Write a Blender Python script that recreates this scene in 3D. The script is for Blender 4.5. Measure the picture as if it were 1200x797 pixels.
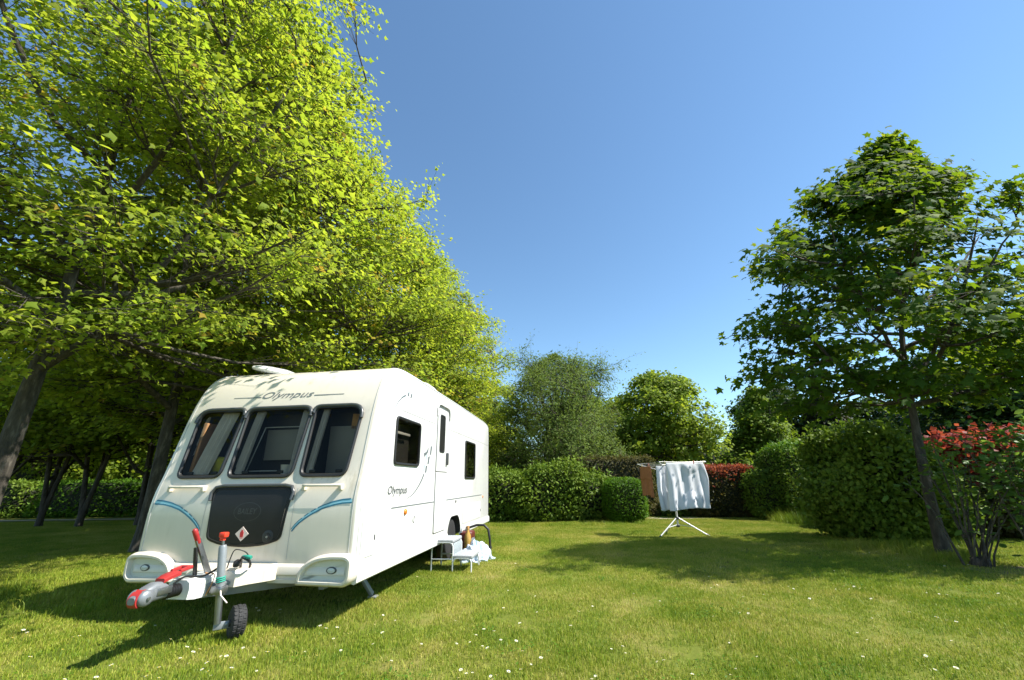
import bpy, bmesh, math, random
import numpy as np
from mathutils import Vector, Matrix, Quaternion

# ------------------------------------------------------------------ camera, sky, sun
scene = bpy.context.scene
C = scene.collection
for o in list(bpy.data.objects):
    bpy.data.objects.remove(o)

EYE, FPX, PITCH, ROLL = 1.189, 487.54, math.radians(18.812), math.radians(-0.767)
cam = bpy.data.cameras.new('camera')
cam.sensor_width = 36.0
cam.lens = FPX / 1200 * 36
cam.clip_start = 0.05
cam.clip_end = 2000
cam_o = bpy.data.objects.new('camera', cam)
C.objects.link(cam_o)
fw = Vector((0, math.cos(PITCH), math.sin(PITCH)))
r0 = Vector((1, 0, 0))
u0 = Vector((0, -math.sin(PITCH), math.cos(PITCH)))
right = r0 * math.cos(ROLL) + u0 * math.sin(ROLL)
up = -r0 * math.sin(ROLL) + u0 * math.cos(ROLL)
cam_o.matrix_world = Matrix(((right.x, up.x, -fw.x, 0), (right.y, up.y, -fw.y, 0), (right.z, up.z, -fw.z, EYE), (0, 0, 0, 1)))
scene.camera = cam_o

SUN_EL, SUN_AZ = math.radians(51), math.radians(99.5)
world = bpy.data.worlds.new('World')
scene.world = world
world.use_nodes = True
wn = world.node_tree
sky = wn.nodes.new('ShaderNodeTexSky')
sky.sky_type = 'NISHITA'
sky.sun_disc = False
sky.sun_elevation = SUN_EL
sky.sun_rotation = SUN_AZ
sky.air_density = 1.0
sky.dust_density = 0.05
sky.ozone_density = 0.9
tint = wn.nodes.new('ShaderNodeMix'); tint.data_type = 'RGBA'; tint.blend_type = 'MULTIPLY'; tint.inputs[0].default_value = 1.0
tint.inputs[7].default_value = (.78, .95, 1.0, 1)
wn.links.new(sky.outputs[0], tint.inputs[6]); wn.links.new(tint.outputs[2], wn.nodes['Background'].inputs[0])
wn.nodes['Background'].inputs[1].default_value = 0.102

sun = bpy.data.lights.new('sun', 'SUN')
sun.energy = 5.0
sun.angle = math.radians(0.53)
sun.color = (1.0, 0.955, 0.88)
sun_o = bpy.data.objects.new('sun', sun)
C.objects.link(sun_o)
SUN_DIR = Vector((math.sin(SUN_AZ) * math.cos(SUN_EL), math.cos(SUN_AZ) * math.cos(SUN_EL), math.sin(SUN_EL)))
sun_o.rotation_euler = (-SUN_DIR).to_track_quat('-Z', 'Y').to_euler()
sun_o.location = (20, -6, 30)

scene.view_settings.view_transform = 'Standard'
scene.view_settings.look = 'None'
scene.view_settings.gamma = 1.0
scene.view_settings.use_curve_mapping = False
scene.view_settings.exposure = 1.12
scene.render.engine = 'CYCLES'
scene.cycles.max_bounces = 8
scene.cycles.transparent_max_bounces = 12

# ------------------------------------------------------------------ helpers
def tag(o, label=None, cat=None, group=None, kind=None):
    if label: o['label'] = label
    if cat: o['category'] = cat
    if group: o['group'] = group
    if kind: o['kind'] = kind
    return o

def empty(name, loc=(0, 0, 0), rz=0, label=None, cat=None, group=None):
    o = bpy.data.objects.new(name, None)
    o.empty_display_size = 0.2
    C.objects.link(o)
    o.location = loc
    o.rotation_euler = (0, 0, rz)
    return tag(o, label, cat, group)

def link(name, me, mat=None, parent=None, smooth=None):
    if mat is not None:
        if isinstance(mat, (list, tuple)):
            for m in mat: me.materials.append(m)
        else:
            me.materials.append(mat)
    if smooth is not None:
        me.shade_smooth() if hasattr(me, 'shade_smooth') else None
        me.set_sharp_from_angle(angle=math.radians(smooth))
    o = bpy.data.objects.new(name, me)
    C.objects.link(o)
    if parent is not None: o.parent = parent
    if name in ('leaves', 'young_shoots', 'stems'): o['kind'] = 'stuff'
    return o

def bm_obj(name, bm, mat, parent=None, smooth=35):
    bmesh.ops.recalc_face_normals(bm, faces=bm.faces[:])
    me = bpy.data.meshes.new(name)
    bm.to_mesh(me); bm.free()
    return link(name, me, mat, parent, smooth)

def np_mesh(name, V, F, attr=None):
    """V (n,3), F (m,3) -> triangle mesh, fast"""
    me = bpy.data.meshes.new(name)
    n, m = len(V), len(F)
    me.vertices.add(n); me.loops.add(3 * m); me.polygons.add(m)
    me.vertices.foreach_set('co', np.asarray(V, np.float32).ravel())
    me.loops.foreach_set('vertex_index', np.asarray(F, np.int32).ravel())
    me.polygons.foreach_set('loop_start', np.arange(m, dtype=np.int32) * 3)
    me.update(calc_edges=True)
    if attr is not None:
        for k, a in attr.items():
            at = me.attributes.new(k, 'FLOAT', 'FACE')
            at.data.foreach_set('value', np.asarray(a, np.float32))
    return me

def add_box(bm, c, s, bev=0.0, rot=None, seg=2):
    r = bmesh.ops.create_cube(bm, size=1.0)
    vs = r['verts']
    bmesh.ops.scale(bm, vec=s, verts=vs)
    if bev > 0:
        es = list({e for v in vs for e in v.link_edges})
        rb = bmesh.ops.bevel(bm, geom=es, offset=bev, segments=seg, affect='EDGES', profile=0.5)
        vs = list({v for f in rb['faces'] for v in f.verts} | {v for v in vs if v.is_valid})
    if rot is not None:
        bmesh.ops.rotate(bm, cent=(0, 0, 0), matrix=rot, verts=vs)
    bmesh.ops.translate(bm, vec=c, verts=vs)
    return vs

def add_tube(bm, pts, rad, sides=10, caps=True):
    pts = [Vector(p) for p in pts]
    n = len(pts)
    rads = rad if isinstance(rad, (list, tuple)) else [rad] * n
    rings = []
    prev = None
    for i, p in enumerate(pts):
        t = (pts[min(i + 1, n - 1)] - pts[max(i - 1, 0)]).normalized()
        if prev is None:
            a = Vector((0, 0, 1)) if abs(t.z) < 0.9 else Vector((1, 0, 0))
            x = t.cross(a).normalized()
        else:
            x = (prev - t * prev.dot(t)).normalized()
        prev = x
        y = t.cross(x)
        rings.append([bm.verts.new(p + (x * math.cos(2 * math.pi * k / sides) + y * math.sin(2 * math.pi * k / sides)) * rads[i]) for k in range(sides)])
    for i in range(n - 1):
        for k in range(sides):
            bm.faces.new((rings[i][k], rings[i][(k + 1) % sides], rings[i + 1][(k + 1) % sides], rings[i + 1][k]))
    if caps:
        bm.faces.new(rings[0][::-1]); bm.faces.new(rings[-1])

def add_lathe(bm, prof, c, axis=(0, 0, 1), seg=24):
    """prof list of (r, h) along axis"""
    ax = Vector(axis).normalized()
    q = Vector((0, 0, 1)).rotation_difference(ax)
    rings = []
    for r, h in prof:
        rings.append([bm.verts.new(Vector(c) + q @ Vector((r * math.cos(2 * math.pi * k / seg), r * math.sin(2 * math.pi * k / seg), h))) for k in range(seg)])
    for i in range(len(prof) - 1):
        for k in range(seg):
            bm.faces.new((rings[i][k], rings[i][(k + 1) % seg], rings[i + 1][(k + 1) % seg], rings[i + 1][k]))
    if prof[0][0] > 1e-6: bm.faces.new(rings[0][::-1])
    if prof[-1][0] > 1e-6: bm.faces.new(rings[-1])

def round_poly(pts, rads, seg=5):
    """round the corners of a 2-D polygon"""
    out = []
    n = len(pts)
    if not isinstance(rads, (list, tuple)): rads = [rads] * n
    for i in range(n):
        p = Vector(pts[i]); a = Vector(pts[i - 1]) - p; b = Vector(pts[(i + 1) % n]) - p
        r = min(rads[i], a.length * .45, b.length * .45)
        A = p + a.normalized() * r; B = p + b.normalized() * r
        for k in range(seg + 1):
            t = k / seg
            q = A * (1 - t) ** 2 + p * 2 * t * (1 - t) + B * t * t
            out.append((q.x, q.y))
    return out

def inset_poly(pts, d):
    """offset a simple polygon inward (CCW or CW) by d"""
    n = len(pts)
    area = sum(pts[i - 1][0] * pts[i][1] - pts[i][0] * pts[i - 1][1] for i in range(n))
    s = 1 if area > 0 else -1
    out = []
    for i in range(n):
        p0, p, p1 = Vector(pts[i - 1]), Vector(pts[i]), Vector(pts[(i + 1) % n])
        e0, e1 = (p - p0), (p1 - p)
        if e0.length < 1e-6: e0 = e1
        if e1.length < 1e-6: e1 = e0
        e0.normalize(); e1.normalize()
        n0 = Vector((-e0.y, e0.x)) * s; n1 = Vector((-e1.y, e1.x)) * s
        m = (n0 + n1)
        m = m.normalized() if m.length > 1e-6 else n0
        k = d / max(0.4, m.dot(n0))
        out.append((p.x + m.x * k, p.y + m.y * k))
    return out

def loft_rings(bm, rings, cap_start=False, cap_end=False):
    vr = [[bm.verts.new(p) for p in r] for r in rings]
    n = len(vr[0])
    for i in range(len(vr) - 1):
        for k in range(n):
            bm.faces.new((vr[i][k], vr[i][(k + 1) % n], vr[i + 1][(k + 1) % n], vr[i + 1][k]))
    if cap_start: bm.faces.new(vr[0][::-1])
    if cap_end: bm.faces.new(vr[-1])
    return vr

def copy_tree(o, parent=None):
    c = o.copy(); C.objects.link(c); c.parent = parent
    for ch in list(o.children): copy_tree(ch, c)
    return c

# ------------------------------------------------------------------ materials
MATS = {}
def N(nt, t, **kw):
    n = nt.nodes.new(t)
    for k, v in kw.items():
        setattr(n, k, v)
    return n

def mat_base(name):
    m = bpy.data.materials.new(name); m.use_nodes = True
    nt = m.node_tree
    b = nt.nodes['Principled BSDF']
    return m, nt, b

def ramp(nt, fac, cols):
    r = nt.nodes.new('ShaderNodeValToRGB')
    while len(r.color_ramp.elements) < len(cols): r.color_ramp.elements.new(0.5)
    for e, (p, c) in zip(r.color_ramp.elements, cols):
        e.position = p; e.color = (*c, 1)
    nt.links.new(fac, r.inputs[0])
    return r.outputs[0]

def mat_plain(name, col, rough=0.5, metal=0.0, var=0.08, scale=6.0, bump=0.0, bscale=80, coat=0.0, spec=0.5):
    m, nt, b = mat_base(name)
    tc = N(nt, 'ShaderNodeTexCoord')
    nz = N(nt, 'ShaderNodeTexNoise'); nz.inputs['Scale'].default_value = scale; nz.inputs['Detail'].default_value = 5
    nt.links.new(tc.outputs['Object'], nz.inputs['Vector'])
    lo = tuple(max(0, c * (1 - var)) for c in col); hi = tuple(min(1, c * (1 + var * .6)) for c in col)
    nt.links.new(ramp(nt, nz.outputs[0], [(0.3, lo), (0.7, hi)]), b.inputs['Base Color'])
    b.inputs['Roughness'].default_value = rough
    b.inputs['Metallic'].default_value = metal
    b.inputs['Specular IOR Level'].default_value = spec
    if coat: b.inputs['Coat Weight'].default_value = coat; b.inputs['Coat Roughness'].default_value = .06
    if bump:
        n2 = N(nt, 'ShaderNodeTexNoise'); n2.inputs['Scale'].default_value = bscale; n2.inputs['Detail'].default_value = 4
        nt.links.new(tc.outputs['Object'], n2.inputs['Vector'])
        bp = N(nt, 'ShaderNodeBump'); bp.inputs['Strength'].default_value = bump; bp.inputs['Distance'].default_value = .01
        nt.links.new(n2.outputs[0], bp.inputs['Height']); nt.links.new(bp.outputs[0], b.inputs['Normal'])
    MATS[name] = m
    return m

def mat_leaf(name, c0, c1, t0, t1, fac=0.45, rough=0.45, young=None, spec=.16):
    """two-sided leaf: reflecting colour c0..c1, light passing through t0..t1; each leaf its own shade"""
    m, nt, b = mat_base(name)
    at = N(nt, 'ShaderNodeAttribute', attribute_name='rnd')
    cols = [(0.0, c0), (0.85, c1)]; tcs = [(0.0, t0), (0.85, t1)]
    if young: cols.append((1.0, young[0])); tcs.append((1.0, young[1]))
    nt.links.new(ramp(nt, at.outputs['Fac'], cols), b.inputs['Base Color'])
    b.inputs['Roughness'].default_value = rough + .12
    b.inputs['Specular IOR Level'].default_value = spec
    tr = N(nt, 'ShaderNodeBsdfTranslucent')
    nt.links.new(ramp(nt, at.outputs['Fac'], tcs), tr.inputs['Color'])
    mx = N(nt, 'ShaderNodeMixShader'); mx.inputs[0].default_value = fac
    nt.links.new(b.outputs[0], mx.inputs[1]); nt.links.new(tr.outputs[0], mx.inputs[2])
    nt.links.new(mx.outputs[0], nt.nodes['Material Output'].inputs[0])
    MATS[name] = m
    return m

def mat_bark(name, c0, c1, c2):
    m, nt, b = mat_base(name)
    tc = N(nt, 'ShaderNodeTexCoord')
    mp = N(nt, 'ShaderNodeMapping'); mp.inputs['Scale'].default_value = (9, 9, 2.2)
    nt.links.new(tc.outputs['Object'], mp.inputs[0])
    nz = N(nt, 'ShaderNodeTexNoise'); nz.inputs['Scale'].default_value = 2.0; nz.inputs['Detail'].default_value = 8; nz.inputs['Roughness'].default_value = .65
    nt.links.new(mp.outputs[0], nz.inputs['Vector'])
    nt.links.new(ramp(nt, nz.outputs[0], [(0.3, c0), (0.52, c1), (0.72, c2)]), b.inputs['Base Color'])
    b.inputs['Roughness'].default_value = .9
    bp = N(nt, 'ShaderNodeBump'); bp.inputs['Strength'].default_value = .9; bp.inputs['Distance'].default_value = .03
    nt.links.new(nz.outputs[0], bp.inputs['Height']); nt.links.new(bp.outputs[0], b.inputs['Normal'])
    MATS[name] = m
    return m

def mat_grass(name, ground=False):
    m, nt, b = mat_base(name)
    geo = N(nt, 'ShaderNodeNewGeometry')
    n1 = N(nt, 'ShaderNodeTexNoise'); n1.inputs['Scale'].default_value = .55; n1.inputs['Detail'].default_value = 4; n1.inputs['Roughness'].default_value = .6
    n2 = N(nt, 'ShaderNodeTexNoise'); n2.inputs['Scale'].default_value = 2.6; n2.inputs['Detail'].default_value = 5
    n3 = N(nt, 'ShaderNodeTexNoise'); n3.inputs['Scale'].default_value = 11; n3.inputs['Detail'].default_value = 3
    for n in (n1, n2, n3): nt.links.new(geo.outputs['Position'], n.inputs['Vector'])
    a = N(nt, 'ShaderNodeMath', operation='MULTIPLY_ADD'); a.inputs[1].default_value = .56
    nt.links.new(n1.outputs[0], a.inputs[0])
    a2 = N(nt, 'ShaderNodeMath', operation='MULTIPLY_ADD'); a2.inputs[1].default_value = .30
    nt.links.new(n2.outputs[0], a2.inputs[0]); nt.links.new(a2.outputs[0], a.inputs[2])
    a3 = N(nt, 'ShaderNodeMath', operation='MULTIPLY'); a3.inputs[1].default_value = .15
    nt.links.new(n3.outputs[0], a3.inputs[0]); nt.links.new(a3.outputs[0], a2.inputs[2])
    fac = a.outputs[0]
    sx = N(nt, 'ShaderNodeSeparateXYZ'); nt.links.new(geo.outputs['Position'], sx.inputs[0])
    for c0 in (-1.35, .35):      # worn tracks where caravans are pulled over the lawn
        l1 = N(nt, 'ShaderNodeMath', operation='MULTIPLY_ADD'); l1.inputs[1].default_value = -.16; l1.inputs[2].default_value = -c0
        nt.links.new(sx.outputs[1], l1.inputs[0])
        l2 = N(nt, 'ShaderNodeMath', operation='ADD'); nt.links.new(l1.outputs[0], l2.inputs[0]); nt.links.new(sx.outputs[0], l2.inputs[1])
        l3 = N(nt, 'ShaderNodeMath', operation='ABSOLUTE'); nt.links.new(l2.outputs[0], l3.inputs[0])
        mr = N(nt, 'ShaderNodeMapRange', interpolation_type='SMOOTHSTEP'); mr.inputs['From Min'].default_value = .05; mr.inputs['From Max'].default_value = .42
        mr.inputs['To Min'].default_value = .065; mr.inputs['To Max'].default_value = 0
        nt.links.new(l3.outputs[0], mr.inputs['Value'])
        ad = N(nt, 'ShaderNodeMath', operation='ADD'); nt.links.new(fac, ad.inputs[0]); nt.links.new(mr.outputs[0], ad.inputs[1])
        fac = ad.outputs[0]
    if not ground:
        at = N(nt, 'ShaderNodeAttribute', attribute_name='rnd')
        a4 = N(nt, 'ShaderNodeMath', operation='MULTIPLY_ADD'); a4.inputs[1].default_value = .26; a4.inputs[2].default_value = -.13
        nt.links.new(at.outputs['Fac'], a4.inputs[0])
        a5 = N(nt, 'ShaderNodeMath', operation='ADD')
        nt.links.new(fac, a5.inputs[0]); nt.links.new(a4.outputs[0], a5.inputs[1])
        fac = a5.outputs[0]
        cols = [(0.29, (.090, .190, .013)), (0.405, (.180, .265, .018)), (0.53, (.280, .325, .028)), (0.66, (.45, .41, .10))]
    else:
        cols = [(0.32, (.06, .09, .012)), (0.5, (.11, .13, .02)), (0.66, (.20, .17, .055))]
    col = ramp(nt, fac, cols)
    nt.links.new(col, b.inputs['Base Color'])
    b.inputs['Roughness'].default_value = .55 if not ground else .95
    b.inputs['Specular IOR Level'].default_value = .3 if not ground else .1
    if not ground:
        tr = N(nt, 'ShaderNodeBsdfTranslucent')
        nt.links.new(col, tr.inputs['Color'])
        mx = N(nt, 'ShaderNodeMixShader'); mx.inputs[0].default_value = .35
        nt.links.new(b.outputs[0], mx.inputs[1]); nt.links.new(tr.outputs[0], mx.inputs[2])
        nt.links.new(mx.outputs[0], nt.nodes['Material Output'].inputs[0])
    else:
        bp = N(nt, 'ShaderNodeBump'); bp.inputs['Strength'].default_value = .5; bp.inputs['Distance'].default_value = .03
        nt.links.new(n3.outputs[0], bp.inputs['Height']); nt.links.new(bp.outputs[0], b.inputs['Normal'])
    MATS[name] = m
    return m

def mat_glass(name, tint, rough=.02):
    m = bpy.data.materials.new(name); m.use_nodes = True
    nt = m.node_tree; nt.nodes.remove(nt.nodes['Principled BSDF'])
    t = N(nt, 'ShaderNodeBsdfTransparent'); t.inputs[0].default_value = (*tint, 1)
    g = N(nt, 'ShaderNodeBsdfGlossy'); g.inputs['Roughness'].default_value = rough; g.inputs['Color'].default_value = (.85, .80, .70, 1)
    f = N(nt, 'ShaderNodeFresnel'); f.inputs[0].default_value = 1.27
    mx = N(nt, 'ShaderNodeMixShader')
    nt.links.new(f.outputs[0], mx.inputs[0]); nt.links.new(t.outputs[0], mx.inputs[1]); nt.links.new(g.outputs[0], mx.inputs[2])
    nt.links.new(mx.outputs[0], nt.nodes['Material Output'].inputs[0])
    MATS[name] = m
    return m

mat_grass('lawn_ground', True)
mat_grass('grass_blade')
mat_leaf('leaf_row', (.115, .195, .018), (.275, .310, .034), (.27, .41, .022), (.54, .58, .042), .54, .55, ((.30, .20, .03), (.45, .28, .03)))
mat_leaf('leaf_far', (.11, .18, .02), (.22, .28, .03), (.2, .32, .02), (.38, .44, .03), .5, .5)
mat_leaf('leaf_norway', (.024, .062, .008), (.052, .108, .012), (.13, .24, .008), (.26, .36, .014), .42, .6, ((.16, .20, .02), (.42, .45, .03)), .12)
mat_leaf('leaf_willow', (.090, .150, .030), (.175, .235, .055), (.15, .23, .025), (.24, .31, .045), .38, .6, None, .15)
mat_leaf('leaf_green', (.080, .145, .012), (.170, .235, .022), (.16, .26, .012), (.28, .36, .02), .42, .5)
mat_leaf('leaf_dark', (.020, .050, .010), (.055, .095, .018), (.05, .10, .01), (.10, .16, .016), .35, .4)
mat_leaf('leaf_hedge', (.075, .145, .014), (.190, .260, .034), (.10, .18, .014), (.18, .25, .02), .35, .42)
mat_leaf('leaf_brown_hedge', (.055, .060, .016), (.120, .105, .035), (.08, .09, .014), (.15, .12, .03), .35, .5)
mat_leaf('leaf_box', (.050, .120, .010), (.105, .210, .014), (.09, .2, .01), (.16, .28, .014), .35, .42)
mat_leaf('leaf_red', (.18, .035, .022), (.30, .085, .045), (.26, .05, .02), (.40, .13, .04), .4, .4)
mat_leaf('leaf_crimson', (.19, .022, .022), (.30, .060, .045), (.30, .03, .02), (.42, .10, .04), .45, .4)
mat_leaf('leaf_photinia', (.040, .055, .014), (.095, .075, .024), (.07, .08, .014), (.15, .10, .02), .35, .35)
mat_leaf('leaf_purple', (.020, .030, .012), (.050, .055, .022), (.03, .03, .01), (.08, .08, .016), .3, .4)
mat_leaf('leaf_shrub', (.055, .120, .020), (.115, .200, .045), (.12, .22, .02), (.22, .32, .04), .4, .35)
mat_bark('bark_row', (.022, .018, .013), (.060, .050, .038), (.150, .132, .105))
mat_bark('bark_dark', (.020, .016, .012), (.060, .048, .036), (.120, .100, .080))
mat_plain('twig_core', (.018, .022, .008), .95, var=.5, scale=14, bump=.6, bscale=30)

def mat_gel(name, col, dirt):
    m, nt, b = mat_base(name)
    tc = N(nt, 'ShaderNodeTexCoord')
    mp = N(nt, 'ShaderNodeMapping'); mp.inputs['Scale'].default_value = (11, 11, .9)
    nt.links.new(tc.outputs['Object'], mp.inputs[0])
    n1 = N(nt, 'ShaderNodeTexNoise'); n1.inputs['Scale'].default_value = 1.6; n1.inputs['Detail'].default_value = 6; n1.inputs['Roughness'].default_value = .65
    nt.links.new(mp.outputs[0], n1.inputs['Vector'])
    n2 = N(nt, 'ShaderNodeTexNoise'); n2.inputs['Scale'].default_value = 2.1; n2.inputs['Detail'].default_value = 8
    nt.links.new(tc.outputs['Object'], n2.inputs['Vector'])
    mu = N(nt, 'ShaderNodeMath', operation='MULTIPLY'); nt.links.new(n1.outputs[0], mu.inputs[0]); nt.links.new(n2.outputs[0], mu.inputs[1])
    nt.links.new(ramp(nt, mu.outputs[0], [(0.16, col), (0.30, tuple(c * .965 for c in col)), (0.44, dirt)]), b.inputs['Base Color'])
    b.inputs['Roughness'].default_value = .26; b.inputs['Coat Weight'].default_value = .3; b.inputs['Coat Roughness'].default_value = .08
    n3 = N(nt, 'ShaderNodeTexNoise'); n3.inputs['Scale'].default_value = 3.2; n3.inputs['Detail'].default_value = 2
    nt.links.new(tc.outputs['Object'], n3.inputs['Vector'])
    bp = N(nt, 'ShaderNodeBump'); bp.inputs['Strength'].default_value = .10; bp.inputs['Distance'].default_value = .02
    nt.links.new(n3.outputs[0], bp.inputs['Height']); nt.links.new(bp.outputs[0], b.inputs['Normal'])
    MATS[name] = m
mat_gel('gel_white', (.70, .70, .675), (.58, .57, .52))
mat_gel('gel_cream', (.68, .615, .51), (.53, .47, .36))
mat_plain('interior_wall', (.56, .48, .38), .6, var=.15, scale=4)
mat_plain('rubber', (.016, .016, .016), .45, var=.2, scale=9)
mat_plain('tyre', (.020, .020, .020), .75, var=.3, scale=14, bump=.5, bscale=60)
mat_plain('locker_black', (.017, .016, .015), .38, var=.15, scale=5, spec=.25)
mat_plain('locker_mark', (.022, .021, .020), .28, var=.1)
mat_plain('rail_grey', (.075, .078, .078), .3, var=.1, metal=.2)
mat_plain('steel', (.28, .29, .30), .38, metal=.9, var=.15, scale=12)
mat_plain('steel_paint', (.24, .26, .27), .42, metal=.25, var=.12, scale=10)
mat_plain('cast_grey', (.20, .215, .23), .4, metal=.3, var=.15, scale=14)
mat_plain('red_plastic', (.36, .028, .028), .38, var=.1)
mat_plain('red_orange', (.78, .05, .02), .4, var=.08)
mat_plain('decal_grey', (.13, .15, .16), .35, var=.06)
mat_plain('decal_dark', (.07, .08, .085), .35, var=.06)
mat_plain('decal_teal', (.02, .16, .25), .35, var=.06)
mat_plain('decal_cyan', (.30, .60, .70), .35, var=.06)
mat_plain('gap', (.10, .10, .10), .6, var=.1)
mat_plain('rail_light', (.50, .50, .48), .35, var=.08, metal=.2)
mat_plain('seam', (.40, .40, .39), .5, var=.06)
mat_plain('label_white', (.74, .60, .52), .5, var=.05)
mat_plain('label_red', (.55, .03, .03), .5, var=.05)
mat_plain('amber', (.75, .20, .02), .25, var=.1)
mat_plain('lamp_clear', (.55, .56, .53), .12, var=.08, coat=.5)
mat_plain('lamp_well', (.62, .60, .50), .4, var=.05)
mat_plain('rim_silver', (.52, .53, .54), .3, metal=.8, var=.1)
mat_plain('hub_dark', (.03, .03, .03), .5, var=.2)
mat_plain('green_cord', (.02, .28, .20), .6, var=.1)
mat_plain('cable_black', (.014, .014, .014), .5, var=.1)
mat_plain('orange_cord', (.6, .28, .08), .6, var=.1)
mat_plain('plastic_step', (.34, .35, .36), .5, var=.15, scale=30, bump=.2)
mat_plain('step_grip', (.30, .34, .35), .6, var=.25, scale=40, bump=.4)
mat_plain('white_tube', (.58, .59, .58), .3, metal=.15, var=.05)
mat_plain('curtain', (.78, .76, .74), .8, var=.08, scale=10, bump=.1)
mat_plain('wood_inside', (.33, .17, .07), .45, var=.25, scale=8)
mat_plain('blind', (.27, .27, .26), .7, var=.05)
mat_plain('cushion', (.42, .40, .02), .8, var=.12, bump=.2)
mat_plain('cup', (.75, .74, .70), .3, var=.04)
mat_plain('cardboard', (.52, .28, .10), .75, var=.1)
mat_plain('towel', (.28, .12, .055), .95, var=.15, scale=22, bump=.5, bscale=160)
mat_plain('peg_pink', (.62, .22, .18), .5, var=.1)
mat_plain('peg_cream', (.70, .62, .40), .5, var=.1)
mat_plain('bottle_amber', (.42, .25, .05), .25, var=.2, coat=.3)
mat_plain('pot_red', (.10, .02, .012), .4, var=.2)
mat_plain('gravel', (.34, .29, .23), .95, var=.4, scale=40, bump=.8, bscale=90)
mat_plain('soil', (.20, .155, .10), .98, var=.45, scale=9, bump=.9, bscale=40)
mat_plain('daisy_white', (.80, .80, .76), .6, var=.03)
mat_plain('daisy_eye', (.72, .50, .03), .7, var=.1)
mat_plain('daisy_stem', (.08, .15, .02), .6, var=.1)
mat_glass('smoked_glass', (.74, .70, .62))

def mat_cloth(name, col, tr):
    m, nt, b = mat_base(name)
    tc = N(nt, 'ShaderNodeTexCoord')
    nz = N(nt, 'ShaderNodeTexNoise'); nz.inputs['Scale'].default_value = 5; nz.inputs['Detail'].default_value = 6
    nt.links.new(tc.outputs['Object'], nz.inputs['Vector'])
    c = ramp(nt, nz.outputs[0], [(0.3, tuple(x * .95 for x in col)), (0.7, col)])
    nt.links.new(c, b.inputs['Base Color'])
    b.inputs['Roughness'].default_value = .85; b.inputs['Specular IOR Level'].default_value = .2
    bp = N(nt, 'ShaderNodeBump'); bp.inputs['Strength'].default_value = .25; bp.inputs['Distance'].default_value = .02
    nt.links.new(nz.outputs[0], bp.inputs['Height']); nt.links.new(bp.outputs[0], b.inputs['Normal'])
    t = N(nt, 'ShaderNodeBsdfTranslucent'); t.inputs[0].default_value = (*col, 1)
    mx = N(nt, 'ShaderNodeMixShader'); mx.inputs[0].default_value = tr
    nt.links.new(b.outputs[0], mx.inputs[1]); nt.links.new(t.outputs[0], mx.inputs[2])
    nt.links.new(mx.outputs[0], nt.nodes['Material Output'].inputs[0])
    MATS[name] = m
mat_cloth('sheet_white', (.78, .80, .84), .22)
mat_cloth('bag_blue', (.62, .72, .84), .2)
M = MATS

# ------------------------------------------------------------------ ground
def sheet(name, pts, z, mat, thick=0.0):
    bm = bmesh.new()
    bm.faces.new([bm.verts.new((x, y, z)) for x, y in pts])
    return bm_obj(name, bm, mat, smooth=None)

bm = bmesh.new()
bmesh.ops.create_grid(bm, x_segments=8, y_segments=8, size=300)
lawn = bm_obj('lawn', bm, M['lawn_ground'], smooth=None)
tag(lawn, 'wide mown campsite lawn with dry patches', 'lawn', kind='structure')

rg = random.Random(5)
def ragged_strip(x0, x1, y0, y1, n=24, j=.08):
    top = [(x0 + (x1 - x0) * i / n, y1 + rg.uniform(-j, j)) for i in range(n + 1)]
    bot = [(x0 + (x1 - x0) * i / n, y0 + rg.uniform(-j, j)) for i in range(n + 1)]
    return bot + top[::-1]
tag(sheet('path', ragged_strip(4.0, 9.5, 14.35, 15.0), .012, M['gravel']), 'narrow beige gravel path in front of the clipped hedges', 'path', kind='structure')
tag(sheet('path', ragged_strip(-26, -9.0, 17.2, 17.7), .012, M['gravel']), 'pale gravel path running past the far hedge under the trees', 'path', kind='structure')

def blades(n, radius, hmin, hmax, wid, seed, gaussian=True):
    r = np.random.default_rng(seed)
    ang = r.uniform(0, 2 * np.pi, n); rad = radius * np.sqrt(r.uniform(0, 1, n))
    P = np.stack([rad * np.cos(ang), rad * np.sin(ang), np.zeros(n)], 1)
    h = r.uniform(hmin, hmax, n) * r.uniform(.7, 1, n)
    d = r.uniform(0, 2 * np.pi, n); lean = np.abs(r.normal(0, .65, n)) * h
    L = np.stack([np.cos(d) * lean, np.sin(d) * lean, np.zeros(n)], 1)
    s = r.uniform(0, 2 * np.pi, n)
    w = wid * r.uniform(.6, 1.3, n)
    S = np.stack([np.cos(s) * w, np.sin(s) * w, np.zeros(n)], 1) * .5
    Z = np.array([0, 0, 1.0])
    mid = P + L * .35 + Z * (h * .6)[:, None]
    tip = P + L + Z * (h * np.sqrt(np.maximum(.2, 1 - (lean / np.maximum(h, 1e-4)) ** 2 * .45)))[:, None]
    base = P - Z * .012
    V = np.stack([base - S, base + S, mid + S * .8, mid - S * .8, tip], 1).reshape(-1, 3)
    i = np.arange(n)[:, None] * 5
    F = np.concatenate([i + np.array([0, 1, 2]), i + np.array([0, 2, 3]), i + np.array([3, 2, 4])], 1).reshape(-1, 3)
    return V, F, np.repeat(r.uniform(0, 1, n), 3)

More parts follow.
